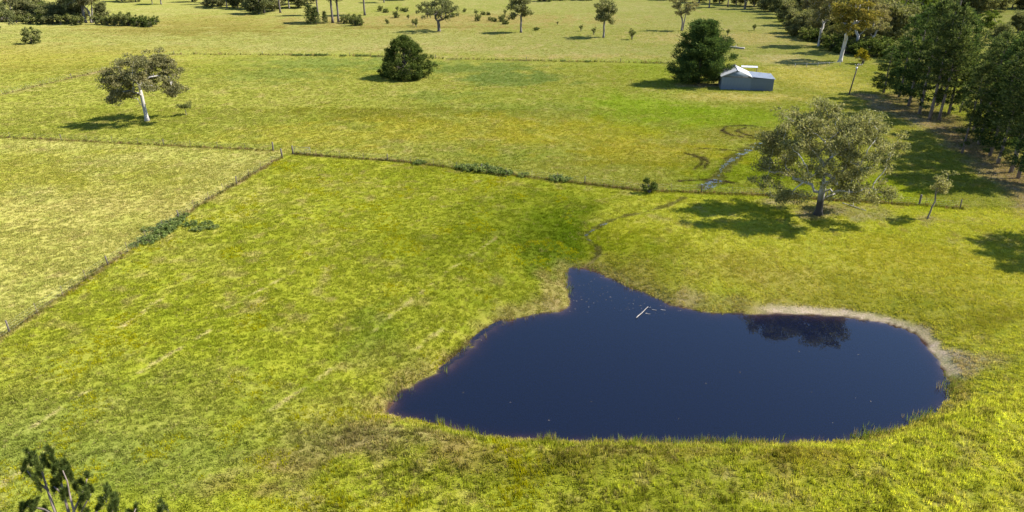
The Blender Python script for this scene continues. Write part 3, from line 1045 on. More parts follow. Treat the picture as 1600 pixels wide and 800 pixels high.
plant(s2, 'branch_heap', 'low grey heap of fallen branches by the tall straight eucalyptus', 838, 47, h=1.3, wide=2.0, cat='branches', part=('stems', 'crown'))

# clump around the two dark boles
G_CL = 'trees of the small grove'
for u, v, h, k, lab in ((520, 36, 23, eD, 'tall dark boled tree, one of two side by side in the grove'), (529, 35, 22, eD, 'tall dark boled tree, one of two side by side in the grove'),
                        (497, 24, 20, eD, 'tall dark boled tree at the back of the small grove'), (570, 24, 21, eD, 'single tall dark boled tree standing out from the small grove')):
    plant(k, 'eucalyptus_tree', lab, u, v, h=h, group=G_CL)
for u, v, h in ((486, 38, 8), (494, 38, 7), (508, 37, 5)):
    plant(y1, 'young_pine_tree', 'young feathery conifer in front of the dark boled grove', u, v, h=h, group='young conifers of the grove')
for u, v, h in ((548, 37, 4.5), (556, 40, 5), (562, 40, 3.6), (538, 36, 3.5)):
    plant(s1, 'scrub_bush', 'pale bush at the edge of the dark boled grove', u, v, h=h, cat='bush', group='bushes of the grove edge', part=('stems', 'crown'))

# belt along the top of the slope
G_BELT = 'tree belt along the top of the paddock'
for i, (u, v, h, k, w) in enumerate(((405, 22, 15, eG, 1), (413, 21, 19, eD, 1), (438, 20, 19, eD, 1), (426, 17, 14, eG, 1), (452, 14, 15, eA, 1), (466, 12, 16, eG, 1), (395, 14, 15, eG, 1),
                                     (372, 12, 13, eG, 1), (355, 13, 13, eA, 1), (340, 10, 12, eG, 1), (322, 7, 12, eB, 1), (252, 7, 14, eA, 1), (238, 6, 9, eH, 1), (212, 3, 13, eG, 1), (190, 2, 13, eG, 1), (300, 3, 12, eG, 1), (345, 4, 14, eA, 1), (480, 6, 15, eG, 1), (600, 4, 14, eA, 1), (630, 0, 14, eG, 1), (385, 5, 15, eD, 1), (420, 12, 12, eG, 1), (444, 8, 13, eG, 1), (362, 8, 11, eG, 1), (330, 12, 9, eG, 1))):
    plant(k, 'eucalyptus_tree', 'olive ' + {id(eG): 'low spreading', id(eD): 'tall straight boled', id(eA): 'round headed', id(eB): 'twin stemmed', id(eH): 'bright leaved'}[id(k)] + ' tree in the far belt at the top of the paddock', u, v, h=h, wide=w, group=G_BELT)
G_TL = 'bushy trees of the copse above the pale slope'
for i, (u, v, h, k, w, lab) in enumerate(((38, 33, 13, eG, .9, 0), (30, 30, 14, eB, 1, 0), (58, 33, 10, eG, 1, 0), (84, 37, 10, eG, 1.2, 0), (72, 34, 9, eH, .9, 0), (104, 35, 9, eG, 1.1, 0), (20, 26, 16, eA, 1, 0),
                                          (134, 36, 20, eA, 1.1, 1), (143, 36, 18, eB, 1.1, 1), (122, 34, 12, eG, .9, 0), (160, 31, 9, eG, .9, 0), (112, 26, 12, eG, 1, 0), (60, 24, 13, eA, 1, 0))):
    plant(k, 'eucalyptus_tree', ({id(eG): 'low dense grey green', id(eE): 'pale limbed brownish', id(eA): 'round headed olive', id(eB): 'open twin stemmed', id(eD): 'tall straight boled', id(eH): 'bright leaved', id(s2): 'shrubby'}[id(k)] + ' tree in the copse above the pale slope', 'tall twin tree standing over the bushy copse')[lab], u, v, h=h, wide=w, group=(G_TL, 'tall pair of the copse')[lab])
for i, (u, v, h) in enumerate(((168, 39, 3.8), (180, 39, 5), (194, 40, 6), (201, 40, 5), (214, 40, 4.6), (226, 41, 4.6), (234, 42, 4.2), (242, 38, 3.8))):
    plant(s2 if u > 205 else s1, 'scrub_bush', nth(i) + ' bush in the straggling row trailing off from the copse', u, v, h=h, cat='bush', group='row of bushes beside the copse', part=('stems', 'crown'))
for i, (u, v, h) in enumerate(((12, 34, 5), (26, 36, 4), (46, 37, 4.5), (66, 38, 4), (95, 39, 4.5), (112, 38, 5), (124, 39, 4), (150, 38, 4.5), (160, 38, 4))):
    plant((s1, s3, s1)[i % 3], 'scrub_bush', nth(i) + ' pale bush at the foot of the copse, counted towards the row of bushes', u, v, h=h, wide=1.3, cat='bush', group='bushes at the foot of the copse', part=('stems', 'crown'))
G_TR = 'dark trees behind the pale slope'
for i, (u, v, h, k) in enumerate(((1092, 4, 15, eG), (1108, 12, 15, eA), (1124, 6, 14, eG), (1137, 11, 16, eD), (1150, 8, 13, eG), (1163, 14, 16, eB), (1178, 10, 14, eG), (1192, 14, 17, eA), (1203, 18, 15, eG), (1075, 0, 12, eG), (1040, 0, 12, eG), (880, 0, 10, s2), (915, 0, 10, s2), (850, 2, 8, s2))):
    plant(k, 'eucalyptus_tree', {id(eG): 'low dense grey green', id(eE): 'pale limbed brownish', id(eA): 'round headed olive', id(eB): 'open twin stemmed', id(eD): 'tall straight boled', id(eH): 'bright leaved', id(s2): 'shrubby'}[id(k)] + ' tree in the far wood edge behind the pale slope', u, v, h=h, group=G_TR)

# ------------------------------------------------------------------ the eucalypt wood on the right
plant(eE, 'eucalyptus_tree', 'pale forked eucalyptus at the wood edge with brownish crown', 1279, 72, h=19, yaw=2.4)
plant(eF, 'eucalyptus_tree', 'golden crowned eucalyptus leaning out of the wood, white forked trunk', 1312, 97, h=21, yaw=.2, tilt=(0, .18))
plant(s4, 'wattle_bush', 'yellow flowering bush below the golden crowned eucalyptus', 1348, 100, h=4.6, cat='bush', part=('stems', 'crown'))
plant(eH, 'wattle_tree', 'rounded bright green tree rising behind the pines', 1425, 62, h=20, yaw=1)
plant(eE, 'eucalyptus_tree', 'pale limbed eucalyptus half hidden behind the golden crowned one', 1336, 82, h=19, yaw=4.2)
G_WD = 'eucalypts of the mixed wood'
for i, (u, v, h, k) in enumerate(((1232, 40, 12, eG), (1240, 52, 10, eG), (1218, 28, 12, eG), (1253, 58, 11, eG), (1226, 22, 15, eA), (1262, 40, 15, eE), (1290, 58, 14, eG), (1300, 72, 8, eG), (1325, 74, 9, eG), (1360, 78, 15, eE), (1382, 74, 17, eG), (1352, 62, 17, eB), (1376, 58, 18, eE), (1398, 70, 15, eG), (1405, 52, 18, eE), (1440, 58, 18, eG), (1330, 50, 17, eA), (1300, 40, 16, eG), (1268, 24, 16, eA), (1245, 16, 15, eG), (1362, 38, 16, eG), (1390, 34, 17, eE))):
    plant(k, 'eucalyptus_tree', {id(eG): 'low dense grey green', id(eE): 'pale limbed brownish', id(eA): 'round headed olive', id(eB): 'open twin stemmed', id(eD): 'tall straight boled', id(eH): 'bright leaved', id(s2): 'shrubby'}[id(k)] + ' eucalyptus in the mixed wood beyond the pines', u, v, h=h, group=G_WD)
G_US = 'undergrowth of the wood edge'
for i, (u, v, h) in enumerate(((1222, 34, 4), (1234, 44, 4.5), (1243, 52, 5), (1252, 57, 5.5), (1260, 62, 5), (1268, 64, 4.5), (1286, 66, 5), (1294, 74, 5), (1304, 78, 5.5), (1320, 84, 4.5), (1330, 82, 5), (1342, 86, 5), (1356, 88, 5.5), (1368, 84, 6), (1380, 86, 6), (1392, 90, 6), (1404, 96, 6), (1270, 52, 6), (1310, 62, 6), (1345, 70, 6), (1390, 72, 7))):
    plant((s2, s1, s2)[i % 3], 'undergrowth_bush', nth(i) + ' dark bush of the undergrowth along the mixed wood edge, counted from the pale slope', u, v, h=h, wide=1.25, cat='bush', group=G_US, part=('stems', 'crown'))
G_FW = 'far blue green wood'
rs_ = np.random.RandomState(5)
for i in range(44):
    u, v = rs_.uniform(1225, 1690), rs_.uniform(2, 24)
    plant((eG, eA, eD, eG)[i % 4], 'eucalyptus_tree', 'dark tree of the far wood behind the pine row', u, v, h=rs_.uniform(13, 20), group=G_FW)
G_FM = 'trees in the gap behind the pine row'
for u, v, h, k in ((1500, 62, 9, eG), (1540, 60, 10, eH), (1560, 70, 8, eG), (1590, 50, 9, eG), (1470, 48, 12, eG), (1625, 64, 12, eH)):
    plant(k, 'eucalyptus_tree', {id(eG): 'grey green', id(eH): 'bright green'}[id(k)] + ' lower tree in the sunny gap behind the pine row', u, v, h=h, group=G_FM)

# ------------------------------------------------------------------ the pine row
PN = [build_pine('row_pine', 61, 22, 4.3, 5.5, 'pine', 'bark_pine', 1.25, (4, 6), 44, .52, .18, .35, .33, .3, .5, True, .8, tuft=1.35),
      build_pine('row_pine', 62, 22, 4.0, 4.2, 'pine', 'bark_pine', 1.3, (4, 6), 44, .52, .18, .4, .3, .32, .55, True, .8, tuft=1.3),
      build_pine('row_pine', 63, 22, 3.8, 7.5, 'pine', 'bark_pine', 1.3, (4, 5), 44, .52, .18, .35, .3, .32, .45, True, .8, tuft=1.3),
      build_pine('row_pine', 64, 22, 4.8, 2.2, 'pine_dark', 'bark_pine', 1.2, (4, 6), 46, .52, .18, .3, .33, .28, .6, True, .8, tuft=1.35)]
G_PN = 'tall pines of the row along the dirt track'
FRONT = [(1404, 152, 18, 3), (1419, 166, 21, 3), (1436, 178, 22.5, 1), (1452, 187, 22, 0), (1467, 188, 21.5, 2), (1503, 240, 15, 1), (1529, 226, 19, 0), (1546, 244, 19, 3), (1559, 256, 20, 1), (1579, 270, 21, 0), (1591, 279, 20, 2), (1612, 290, 20, 3), (1742, 368, 19, 3), (1775, 386, 20, 0), (1800, 405, 19, 1)]
BACK = [(1440, 158, 20, 0), (1464, 166, 20, 1), (1482, 178, 20, 3), (1520, 206, 17, 2), (1562, 222, 19, 3), (1598, 236, 20, 1), (1500, 176, 17, 2), (1530, 186, 16, 0), (1548, 212, 18, 1), (1580, 200, 17, 1), (1612, 254, 20, 0), (1636, 226, 18, 2)]
for i, (u, v, h, k) in enumerate(FRONT):
    plant(PN[k], 'pine_tree', nth(i) + ' pine from the power pole in the front line beside the dirt track', u, v, h=h, group=G_PN)
for i, (u, v, h, k) in enumerate(BACK):
    plant(PN[k], 'pine_tree', nth(i) + ' pine from the power pole in the back line of the pine row', u, v, h=h, group=G_PN)
plant(PN[3], 'pine_tree', 'short spreading pine with low shelves of branches at the row end', 1380, 146, h=11, wide=1.5, yaw=1.2)

# ------------------------------------------------------------------ small growth near the pond and fences
thin = build_eucalypt('thin_tree', 71, 6.0, 1.9, 2.0, 2.2, 16, .6, 60, .26, .11, 'euc', 'bark_grey', .09, lean=(.7, 0), inner=.3)
plant(thin, 'sapling_tree', 'thin leaning sapling with sparse crown by the dark post', 1449, 342, top=266, yaw=-.2, cat='sapling')
fb = build_shrub('fence_bush', 72, 2.3, 1.3, 26, .42, 70, .24, .12, 'bush', lo=.0)
plant(fb, 'fence_bush', 'small dark bush growing on the wire fence', 1014, 301, top=277, yaw=.3, cat='bush', part=('stems', 'crown'))
br = build_shrub('bramble', 73, 1.0, 1.9, 20, .42, 30, .34, .2, 'bramble', lo=-.1, ry=1.5, low=-.2)
for i, (u, v, h) in enumerate(((212, 384, .35), (222, 379, .45), (231, 375, .55), (243, 369, .6), (252, 363, .5), (262, 360, .65), (271, 354, .6), (283, 351, .55), (296, 352, .5), (306, 356, .45), (318, 354, .4), (330, 357, .4), (276, 344, .45), (291, 340, .4), (236, 362, .4), (258, 347, .4))):
    plant(br, 'bramble_bush', nth(i) + ' green bramble mound along the diagonal fence, counted towards the gateway', u + 5 * math.sin(i * 7.1), v + 4 * math.sin(i * 4.3), h=h, wide=1.35, cat='bramble', group='brambles on the diagonal fence', part=('stems', 'crown'))
for i, (u, v, h) in enumerate(((655, 257, .7), (722, 264, .8), (735, 266, .9), (748, 266, 1.1), (762, 268, 1.0), (776, 271, .9), (790, 273, .8), (870, 282, .8), (882, 283, .7), (818, 276, .6))):
    plant(br, 'bramble_bush', nth(i) + ' dark bramble from the open gate along the long fence', u, v, h=h, cat='bramble', group='brambles on the long fence', part=('stems', 'crown'))
for i, (u, v, h) in enumerate(((460, 87, .8), (468, 87, 1), (482, 87, .9), (498, 87, 1.1), (508, 87, .9), (536, 88, .9), (560, 88, 1), (572, 88, .9), (585, 89, .8), (880, 96, .8), (918, 97, .9))):
    plant(br, 'bramble_bush', nth(i) + ' low dark tussock along the far fence line towards the dense pine', u, v, h=h * .7, wide=1.1, cat='tussock', group='tussocks on the far fence line', part=('stems', 'crown'))

# ------------------------------------------------------------------ the pine whose top reaches into the picture
def near_pine():
    rs = np.random.RandomState(9)
    DEP = 25.0

    def pt(u, v, dd=0.0):
        d = ray(u, v)
        return np.array((0, 0, H)) + d * (DEP + dd)
    stems = [([(150, 1250), (128, 960), (88, 805), (74, 765), (65, 735), (62, 712)], .0), ([(150, 1250), (135, 960), (110, 810), (100, 775), (94, 745), (92, 722)], .4),
             ([(135, 960), (120, 815), (110, 778), (105, 752), (98, 735)], -.4), ([(110, 810), (122, 785), (132, 762), (139, 738)], .3), ([(118, 820), (132, 790), (142, 772)], -.5),
             ([(120, 870), (148, 805), (158, 785), (168, 768)], .6), ([(130, 900), (170, 810), (180, 790)], .2), ([(140, 960), (205, 812), (212, 795)], -.3), ([(145, 980), (240, 820), (256, 792)], .3),
             ([(88, 805), (70, 796), (50, 792), (36, 790)], .2), ([(74, 765), (62, 756), (50, 745), (42, 735)], -.2), ([(100, 775), (90, 765), (84, 760)], .2)]
    base = pt(150, 1250)
    b0 = np.array((base[0] - .6, base[1] - 1.0))
    root = np.array((b0[0], b0[1], tz(*b0) - .3))
    b = MB()
    b.tube([root, root * .5 + base * .5 + np.array((.1, 0, 0)), base], (.34, .22, .11), 9)
    for s, dd in stems:
        P = np.array([pt(u, v, dd * (i / len(s))) for i, (u, v) in enumerate(s)])
        thick = .075 if len(s) == 6 else .05
        b.tube(P, np.linspace(thick, .016, len(P)), 6)
    tufts = [(45, 708), (55, 716), (48, 722), (60, 728), (68, 720), (74, 726), (78, 704), (80, 712), (86, 722), (92, 726), (84, 736), (60, 736), (38, 729), (46, 740), (54, 746), (64, 740), (96, 734), (104, 726), (108, 738), (100, 742), (92, 748), (112, 748),
             (136, 742), (130, 756), (124, 768), (84, 760), (90, 758), (142, 764), (136, 772), (130, 778), (126, 788), (104, 770), (98, 774), (170, 766), (166, 772), (158, 784), (154, 792), (176, 784), (182, 780), (180, 792), (172, 796), (60, 758), (40, 790), (50, 794), (34, 796), (56, 788), (212, 796), (206, 803), (256, 790), (250, 800), (118, 760), (72, 800), (135, 800)]
    Ps, Ds = [], []
    for (u, v) in tufts:
        c = pt(u, v, rs.normal(0, .35))
        axis_ = unit(np.array((rs.normal(0, .35), rs.normal(0, .35), 1.0)))
        n = int(430 * rs.uniform(.6, 1.2))
        t = rs.uniform(-.5, .5, (n, 1)) * .46
        rad = unit(np.cross(rs.normal(size=(n, 3)), axis_))
        D = unit(rad * rs.uniform(.5, 1.1, (n, 1)) + axis_ * .75)
        Ps.append(c + axis_ * t + D * .06)
        Ds.append(D)
        b.tube([c - axis_ * .3, c + axis_ * .18], (.014, .008), 4)
    P, D = np.vstack(Ps), np.vstack(Ds)
    n = len(P)
    V, Q = leaves(P, D, rs.uniform(.16, .34, n), rs.uniform(.009, .017, n), rs)
    e = link('pine_tree', None, None, (root[0], root[1], root[2] + .3))
    o = np.array(e.location)
    for part in b.v:
        part -= o
    link('trunk', b.mesh('near_pine_limbs', M['bark_pine'], True), e)
    link('crown', mesh_from('near_pine_needles', V - o, Q, None, M['bush']), e)
    tag(e, 'tall pine whose bare stemmed tip rises over the near grass', 'tree')


near_pine()


# ------------------------------------------------------------------ fences and gate
def resample(line, step):
    P = np.array(line)
    L = np.r_[0, np.cumsum(np.linalg.norm(np.diff(P, axis=0), axis=1))]
    s = np.linspace(0, L[-1], int(L[-1] / step) + 1)
    return np.column_stack((np.interp(s, L, P[:, 0]), np.interp(s, L, P[:, 1])))


def post_mesh(name, r, h, k, m, tip):
    b = MB()
    b.tube([(0, 0, -.35), (0, 0, h * .5), (0, 0, h - .02), (0, 0, h)], (r, r, r * .97, r * tip), k)
    return b.mesh(name, M[m])


POST_W = post_mesh('timber_post', .075, 1.2, 8, 'wood', .8)
POST_S = post_mesh('steel_picket', .026, 1.25, 5, 'picket', .6)
POST_B = post_mesh('strainer_post', .13, 1.45, 9, 'wood', .85)


def fence(line, label, step=4.5, big=(), wires=(.25, .5, .75, 1.0), every=4, seed=1):
    rs = np.random.RandomState(seed)
    P = resample(line, step)
    z = terrain(P[:, 0], P[:, 1])
    root = link('wire_fence', None, None, (P[0][0], P[0][1], z[0]))
    o = np.array(root.location)
    for i, p in enumerate(P):
        me_ = POST_B if i in big or (i - len(P)) in big else (POST_W if i % every == 0 else POST_S)
        q = link('post', me_, root, np.array((p[0], p[1], z[i])) - o, rs.uniform(0, 6))
        q.rotation_euler = (rs.normal(0, .035), rs.normal(0, .035), rs.uniform(0, 6))
        q.scale = (1, 1, rs.uniform(.9, 1.08))
    for w in wires:
        b = MB()
        b.tube(np.column_stack((P, z + w)) - o, .004, 3, False)
        link('wire', b.mesh('fence_wire', M['steel']), root)
    tag(root, label, 'fence', 'wire fences of the paddocks')


fence(F1, 'wire fence along the far side of the pale grass paddock', 5.0, (-1,), seed=2)
fence(F2, 'wire fence running diagonally from the gateway past the brambles', 3.6, (0,), seed=3)
fence(F3, 'long wire fence from the open gate to the pond eucalyptus', 4.2, (0,), seed=4)
fence(F4, 'far wire fence with dark tussocks behind the round tree', 7.0, (), seed=5)
fence(F5, 'far wire fence in a pale strip of long grass', 7.0, (), seed=6)
lp = at(1436, 320)
o = link('timber_post', POST_B, None, lp)
tag(o, 'thick dark timber post beside the thin leaning sapling', 'post')


def gate():
    a, b_ = at(459, 240), at(483, 242)
    d = b_ - a
    L = math.hypot(d[0], d[1])
    root = link('farm_gate', None, None, a + np.array((0.18, 0, 0)), math.atan2(d[1], d[0]) + .05)
    f = MB()
    f.tube([(0, 0, .12), (0, 0, 1.2)], .024, 6)
    f.tube([(L, 0, .12), (L, 0, 1.2)], .024, 6)
    f.tube([(0, 0, 1.2), (L, 0, 1.2)], .026, 6)
    f.tube([(0, 0, .12), (L, 0, .12)], .024, 6)
    link('frame', f.mesh('gate_frame', M['gate']), root)
    for z in (.36, .6, .86):
        r = MB()
        r.tube([(0, 0, z), (L, 0, z)], .016, 6)
        link('rail', r.mesh('gate_rail', M['gate']), root)
    r = MB()
    r.tube([(0, .03, 1.18), (L * .5, .03, .14)], .014, 5)
    r.tube([(L, .03, 1.18), (L * .5, .03, .14)], .014, 5)
    link('brace', r.mesh('gate_brace', M['gate']), root)
    tag(root, 'pale open metal gate between the three paddocks', 'gate')


gate()


# ------------------------------------------------------------------ the shed
def shed():
    a, b_ = at(1125.6, 139.6), at(1207, 142.6)
    d = b_ - a
    W = math.hypot(d[0], d[1])
    root = link('tin_shed', None, None, a, math.atan2(d[1], d[0]))
    W1 = W * .572                 # gabled part, then the lean-to
    he, hr, D = 3.25, 4.75, 8.2
    hl0, hl1 = 3.3, 2.95
    rs = np.random.RandomState(3)

    def sheet(w, h, k, name, m, depth=.018):
        """a corrugated sheet in the xz plane"""
        n = k * 4
        xs_ = np.linspace(0, w, n + 1)
        yy = np.cos(np.arange(n + 1) * math.pi / 2) * depth
        V = np.vstack((np.column_stack((xs_, yy, np.zeros(n + 1))), np.column_stack((xs_, yy, np.full(n + 1, h)))))
        Q = [(i, i + 1, n + 2 + i, n + 1 + i) for i in range(n)]
        return mesh_from(name, V, Q, None, m)

    def wall(x0, y0, ang, L, h, m, n):
        w = L / n
        sm_ = sheet(w + .03, h, 5, 'wall_iron', M[m])
        for i in range(n):
            c, s = math.cos(ang), math.sin(ang)
            o_ = link('wall_sheet', sm_, root, (x0 + c * w * i, y0 + s * w * i, -.05), ang)
            o_.location.x += -s * .006 * (i % 2)
            o_.location.y += c * .006 * (i % 2)
            o_.scale = (1, 1, 1 + rs.uniform(-.004, .004))
    wall(0, 0, 0, W1, he, 'wall', 9)
    wall(W1 + .02, 0.03, 0, W - W1 - .02, 3.0, 'wall2', 7)
    wall(0, D, -math.pi / 2, D, he, 'wall', 10)
    wall(W, 0.03, math.pi / 2, D - .03, 2.85, 'wall2', 10)
    wall(W1, D, math.pi, W1, he, 'wall', 9)
    wall(W, D, math.pi, W - W1 - .02, 3.0, 'wall2', 7)
    # gable ends
    for y in (0.0, D):
        g = MB()
        V = [(0, y - .02, he - .06), (W1, y - .02, he - .06), (W1 / 2, y - .02, hr - .06), (0, y + .02, he - .06), (W1, y + .02, he - .06), (W1 / 2, y + .02, hr - .06)]
        g.add(V, [(0, 3, 4, 1), (1, 4, 5, 2), (2, 5, 3, 0)], [(0, 1, 2), (5, 4, 3)])
        link('gable_panel', g.mesh('gable', M['wall']), root)
    f = MB()
    f.box((-.05, -.075, he - .22), (W1 + .05, -.03, he - .05))  # dark band across the gable front at eave height
    link('eave_band', f.mesh('eave_band', M['trim']), root)
    # roofs of corrugated sheets

    def roof(x0, z0, x1, z1, n, m, y0, y1, nm):
        run = np.array((x1 - x0, z1 - z0))
        w = (y1 - y0) / n
        for i in range(n):
            k = 24
            t = np.linspace(0, w + .04, k + 1)
            cz = np.cos(np.arange(k + 1) * math.pi / 2) * .016 + (.005 if i % 2 else 0)
            nrm = np.array((-run[1], run[0])) / np.hypot(*run)
            if nrm[1] < 0:
                nrm = -nrm
            V = []
            for (px, pz) in ((x0, z0), (x1, z1)):
                V.append(np.column_stack((px + nrm[0] * cz, y0 + i * w + t, pz + nrm[1] * cz)))
            Q = [(j, j + 1, k + 2 + j, k + 1 + j) for j in range(k)]
            link('roof_sheet', mesh_from(nm, np.vstack(V), Q, None, M[m]), root)
    roof(-.28, he - .12, W1 / 2, hr + .02, 7, 'roof', -.32, D + .3, 'roof_iron')
    roof(W1 / 2, hr + .02, W1 + .28, he - .10, 7, 'roof', -.32, D + .3, 'roof_iron')
    roof(W1 + .05, he + .0, W + .3, 2.86, 7, 'roof2', -.2, D + .2, 'lean_roof_iron')
    c = MB()
    c.tube([(W1 / 2, -.34, hr + .06), (W1 / 2, D + .32, hr + .06)], .07, 6)
    link('ridge_cap', c.mesh('ridge_cap', M['roof']), root)
    for s_ in (0, 1):
        g = MB()
        xa, xb = (-.28, W1 / 2) if s_ == 0 else (W1 / 2, W1 + .28)
        za, zb = (he - .16, hr - .01) if s_ == 0 else (hr - .01, he - .14)
        g.add([(xa, -.345, za - .13), (xb, -.345, zb - .13), (xb, -.345, zb), (xa, -.345, za), (xa, -.31, za - .13), (xb, -.31, zb - .13), (xb, -.31, zb), (xa, -.31, za)],
              [(0, 1, 2, 3), (5, 4, 7, 6), (0, 4, 5, 1), (3, 2, 6, 7)])
        link('barge_board', g.mesh('barge_board', M['roof']), root)
    v_ = MB()
    v_.tube([(W1 / 2 - .3, D * .55, hr - .1), (W1 / 2 - .3, D * .55, hr + .55)], .12, 8)
    v_.tube([(W1 / 2 - .3, D * .55, hr + .55), (W1 / 2 - .3, D * .55, hr + .68)], .2, 8)
    link('flue', v_.mesh('flue', M['trim']), root)
    tag(root, 'blue grey tin shed with white gable roof and lean-to', 'shed')
    # low awning standing behind it
    aw = link('tin_awning', None, None, at(1169, 118), math.atan2(d[1], d[0]) - .05)
    for i in range(5):
        w = .85
        k = 20
        t = np.linspace(0, w + .03, k + 1)
        cz = np.cos(np.arange(k + 1) * math.pi / 2) * .015 + (.005 if i % 2 else 0)
        V = np.vstack((np.column_stack((i * w + t - 2, np.zeros(k + 1), 2.15 + cz)), np.column_stack((i * w + t - 2, np.full(k + 1, 2.2), 2.3 + cz))))
        link('roof_sheet', mesh_from('awning_iron', V, [(j, j + 1, k + 2 + j, k + 1 + j) for j in range(k)], None, M['roof']), aw)
    for x in (-1.9, 2.1):
        for y in (.1, 2.1):
            p = MB()
            p.tube([(x, y, -.2), (x, y, 2.14 + y * .06)], .05, 6)
            link('leg', p.mesh('awning_leg', M['wood']), aw)
    tag(aw, 'small pale tin roofed awning behind the shed', 'awning')


shed()


# ------------------------------------------------------------------ power pole, rails, logs, puddles
def power_pole():
    p = at(1326, 148)
    h = height_at(97, p[1])
    root = link('power_pole', None, None, p, .35)
    b = MB()
    tip = np.array((.9 * math.cos(-.35), .9 * math.sin(-.35), h))
    b.tube([(0, 0, -.5), tip * .5, tip], (.17, .15, .12), 10)
    link('pole', b.mesh('pole', M['wood']), root)
    top = tip - np.array((.04, 0, .45))
    c = MB()
    c.box((top[0] - 1.1, top[1] - .17, top[2] - .06), (top[0] + 1.1, top[1] - .07, top[2] + .07))
    arm = link('crossarm', c.mesh('crossarm', M['wood']), root)
    for x in (-1.0, -.4, .4, 1.0):
        q = MB()
        q.tube([(top[0] + x, top[1] - .12, top[2] + .07), (top[0] + x, top[1] - .12, top[2] + .16), (top[0] + x, top[1] - .12, top[2] + .26)], (.05, .075, .03), 8)
        link('insulator', q.mesh('insulator', M['insul']), arm)
    t = MB()
    t.tube([(tip[0] - .36, tip[1], h - 1.5), (tip[0] - .36, tip[1], h - .85)], .2, 10)
    link('transformer', t.mesh('transformer', M['steel']), root)
    tag(root, 'timber power pole with crossarm beside the short spreading pine', 'power pole')


power_pole()


def rail_fence():
    a, b_ = at(1242, 106), at(1312, 103)
    d = b_ - a
    L = math.hypot(d[0], d[1])
    root = link('rail_fence', None, None, a, math.atan2(d[1], d[0]))
    for x in np.linspace(0, L, 5):
        p = MB()
        p.tube([(x, 0, -.3), (x, 0, 1.2)], .06, 6)
        link('post', p.mesh('rail_post', M['gate']), root)
    for z in (1.1,):
        r = MB()
        r.tube([(-.1, .08, z), (L * .5, .08, z - .04), (L + .1, .08, z)], .03, 6)
        link('rail', r.mesh('rail', M['gate']), root)
    tag(root, 'short pale rail fence near the wood edge', 'fence')


rail_fence()


def log(a, b_, r, label, twigs=(), lift=0.0, name='log'):
    root = link(name, None, None, a)
    b = MB()
    d = b_ - a
    L = np.linalg.norm(d)
    rs = np.random.RandomState(int(L * 10))
    P = np.array([d * t + np.array((0, 0, lift)) + rs.normal(0, .02 * L / 3, 3) for t in np.linspace(0, 1, 6)])
    b.tube(P, np.linspace(r, r * .45, 6), 8)
    link('bole', b.mesh('log_bole', M['log'], True), root)
    for s, e_ in twigs:
        t = MB()
        p = d * s + np.array((0, 0, lift))
        t.tube([p, p + np.array(e_) * .6 + rs.normal(0, .03, 3), p + np.array(e_)], (r * .4, r * .3, r * .12), 5)
        link('branch', t.mesh('log_branch', M['log'], True), root)
    tag(root, label, 'log')


wl = lambda u, v: np.append(flat(u, v, WATER), WATER)
log(wl(994, 498), wl(1013, 480), .055, 'bleached dead trunk floating in the pond', ((.93, (.35, -.05, .02)),), .05)
for (u, v), lb in (((1022, 484), 'short bleached stick floating off the branched end of the dead trunk'), ((1036, 484), 'short floating stick nearest the pond shore beyond the dead trunk'), ((1012, 490), 'short bleached stick floating alongside the dead trunk')):
    log(wl(u - 4, v), wl(u + 4, v + 1), .035, lb, lift=.02, name='stick')
log(at(1163, 77), at(1128, 74), .42, 'long fallen grey log on the slope beyond the shed', ((.4, (.3, .5, .9)),), .3)
log(at(1316, 318), at(1352, 330), .1, 'fallen branch on the bare earth beside the huge eucalyptus', ((.5, (.3, .9, .3)),), .1, name='fallen_branch')


def puddle(u, v, rx, ry, ang, seed, label=None):
    rs = np.random.RandomState(seed)
    p = at(u, v)
    n = 22
    a = np.arange(n) * 2 * math.pi / n
    r = 1 + .28 * np.sin(2 * a + rs.uniform(0, 6)) + .2 * np.sin(3 * a + rs.uniform(0, 6)) + .12 * np.sin(5 * a + rs.uniform(0, 6))
    X, Y = np.cos(a) * rx * r, np.sin(a) * ry * r
    c, s = math.cos(ang), math.sin(ang)
    x, y = X * c - Y * s, X * s + Y * c
    z = terrain(p[0] + x, p[1] + y).max() + .012 - p[2]
    V = np.vstack((np.column_stack((x, y, np.full(n, z))), [(0, 0, z)]))
    T = [(i, (i + 1) % n, n) for i in range(n)]
    o_ = link('puddle', mesh_from('puddle', V, None, T, M['puddle']), None, p)
    o_['kind'] = 'structure'


for i, (u, v, rx, ry, an) in enumerate(((1186, 224, .7, .5, .5), (1177, 230, 1.0, .4, .6), (1168, 235, .8, .5, .8), (1160, 240, 1.3, .6, .7), (1152, 245, 1.0, .5, .8), (1145, 249, 1.5, .55, .9), (1137, 255, 1.1, .5, .9), (1131, 260, 1.2, .5, 1.1), (1126, 267, 1.0, .35, 1.2), (1121, 275, .7, .3, 1.3), (1115, 284, 1.3, .8, .4), (1107, 290, 1.7, .8, .2), (1120, 285, .7, .5, .3), (1100, 295, .9, .4, .2),
                                   (944, 351, .55, .22, .5), (925, 361, .5, .2, .8), (918, 367, .5, .2, .9), (921, 376, .3, .15, -.6))):
    puddle(u, v, rx, ry, an, 100 + i)


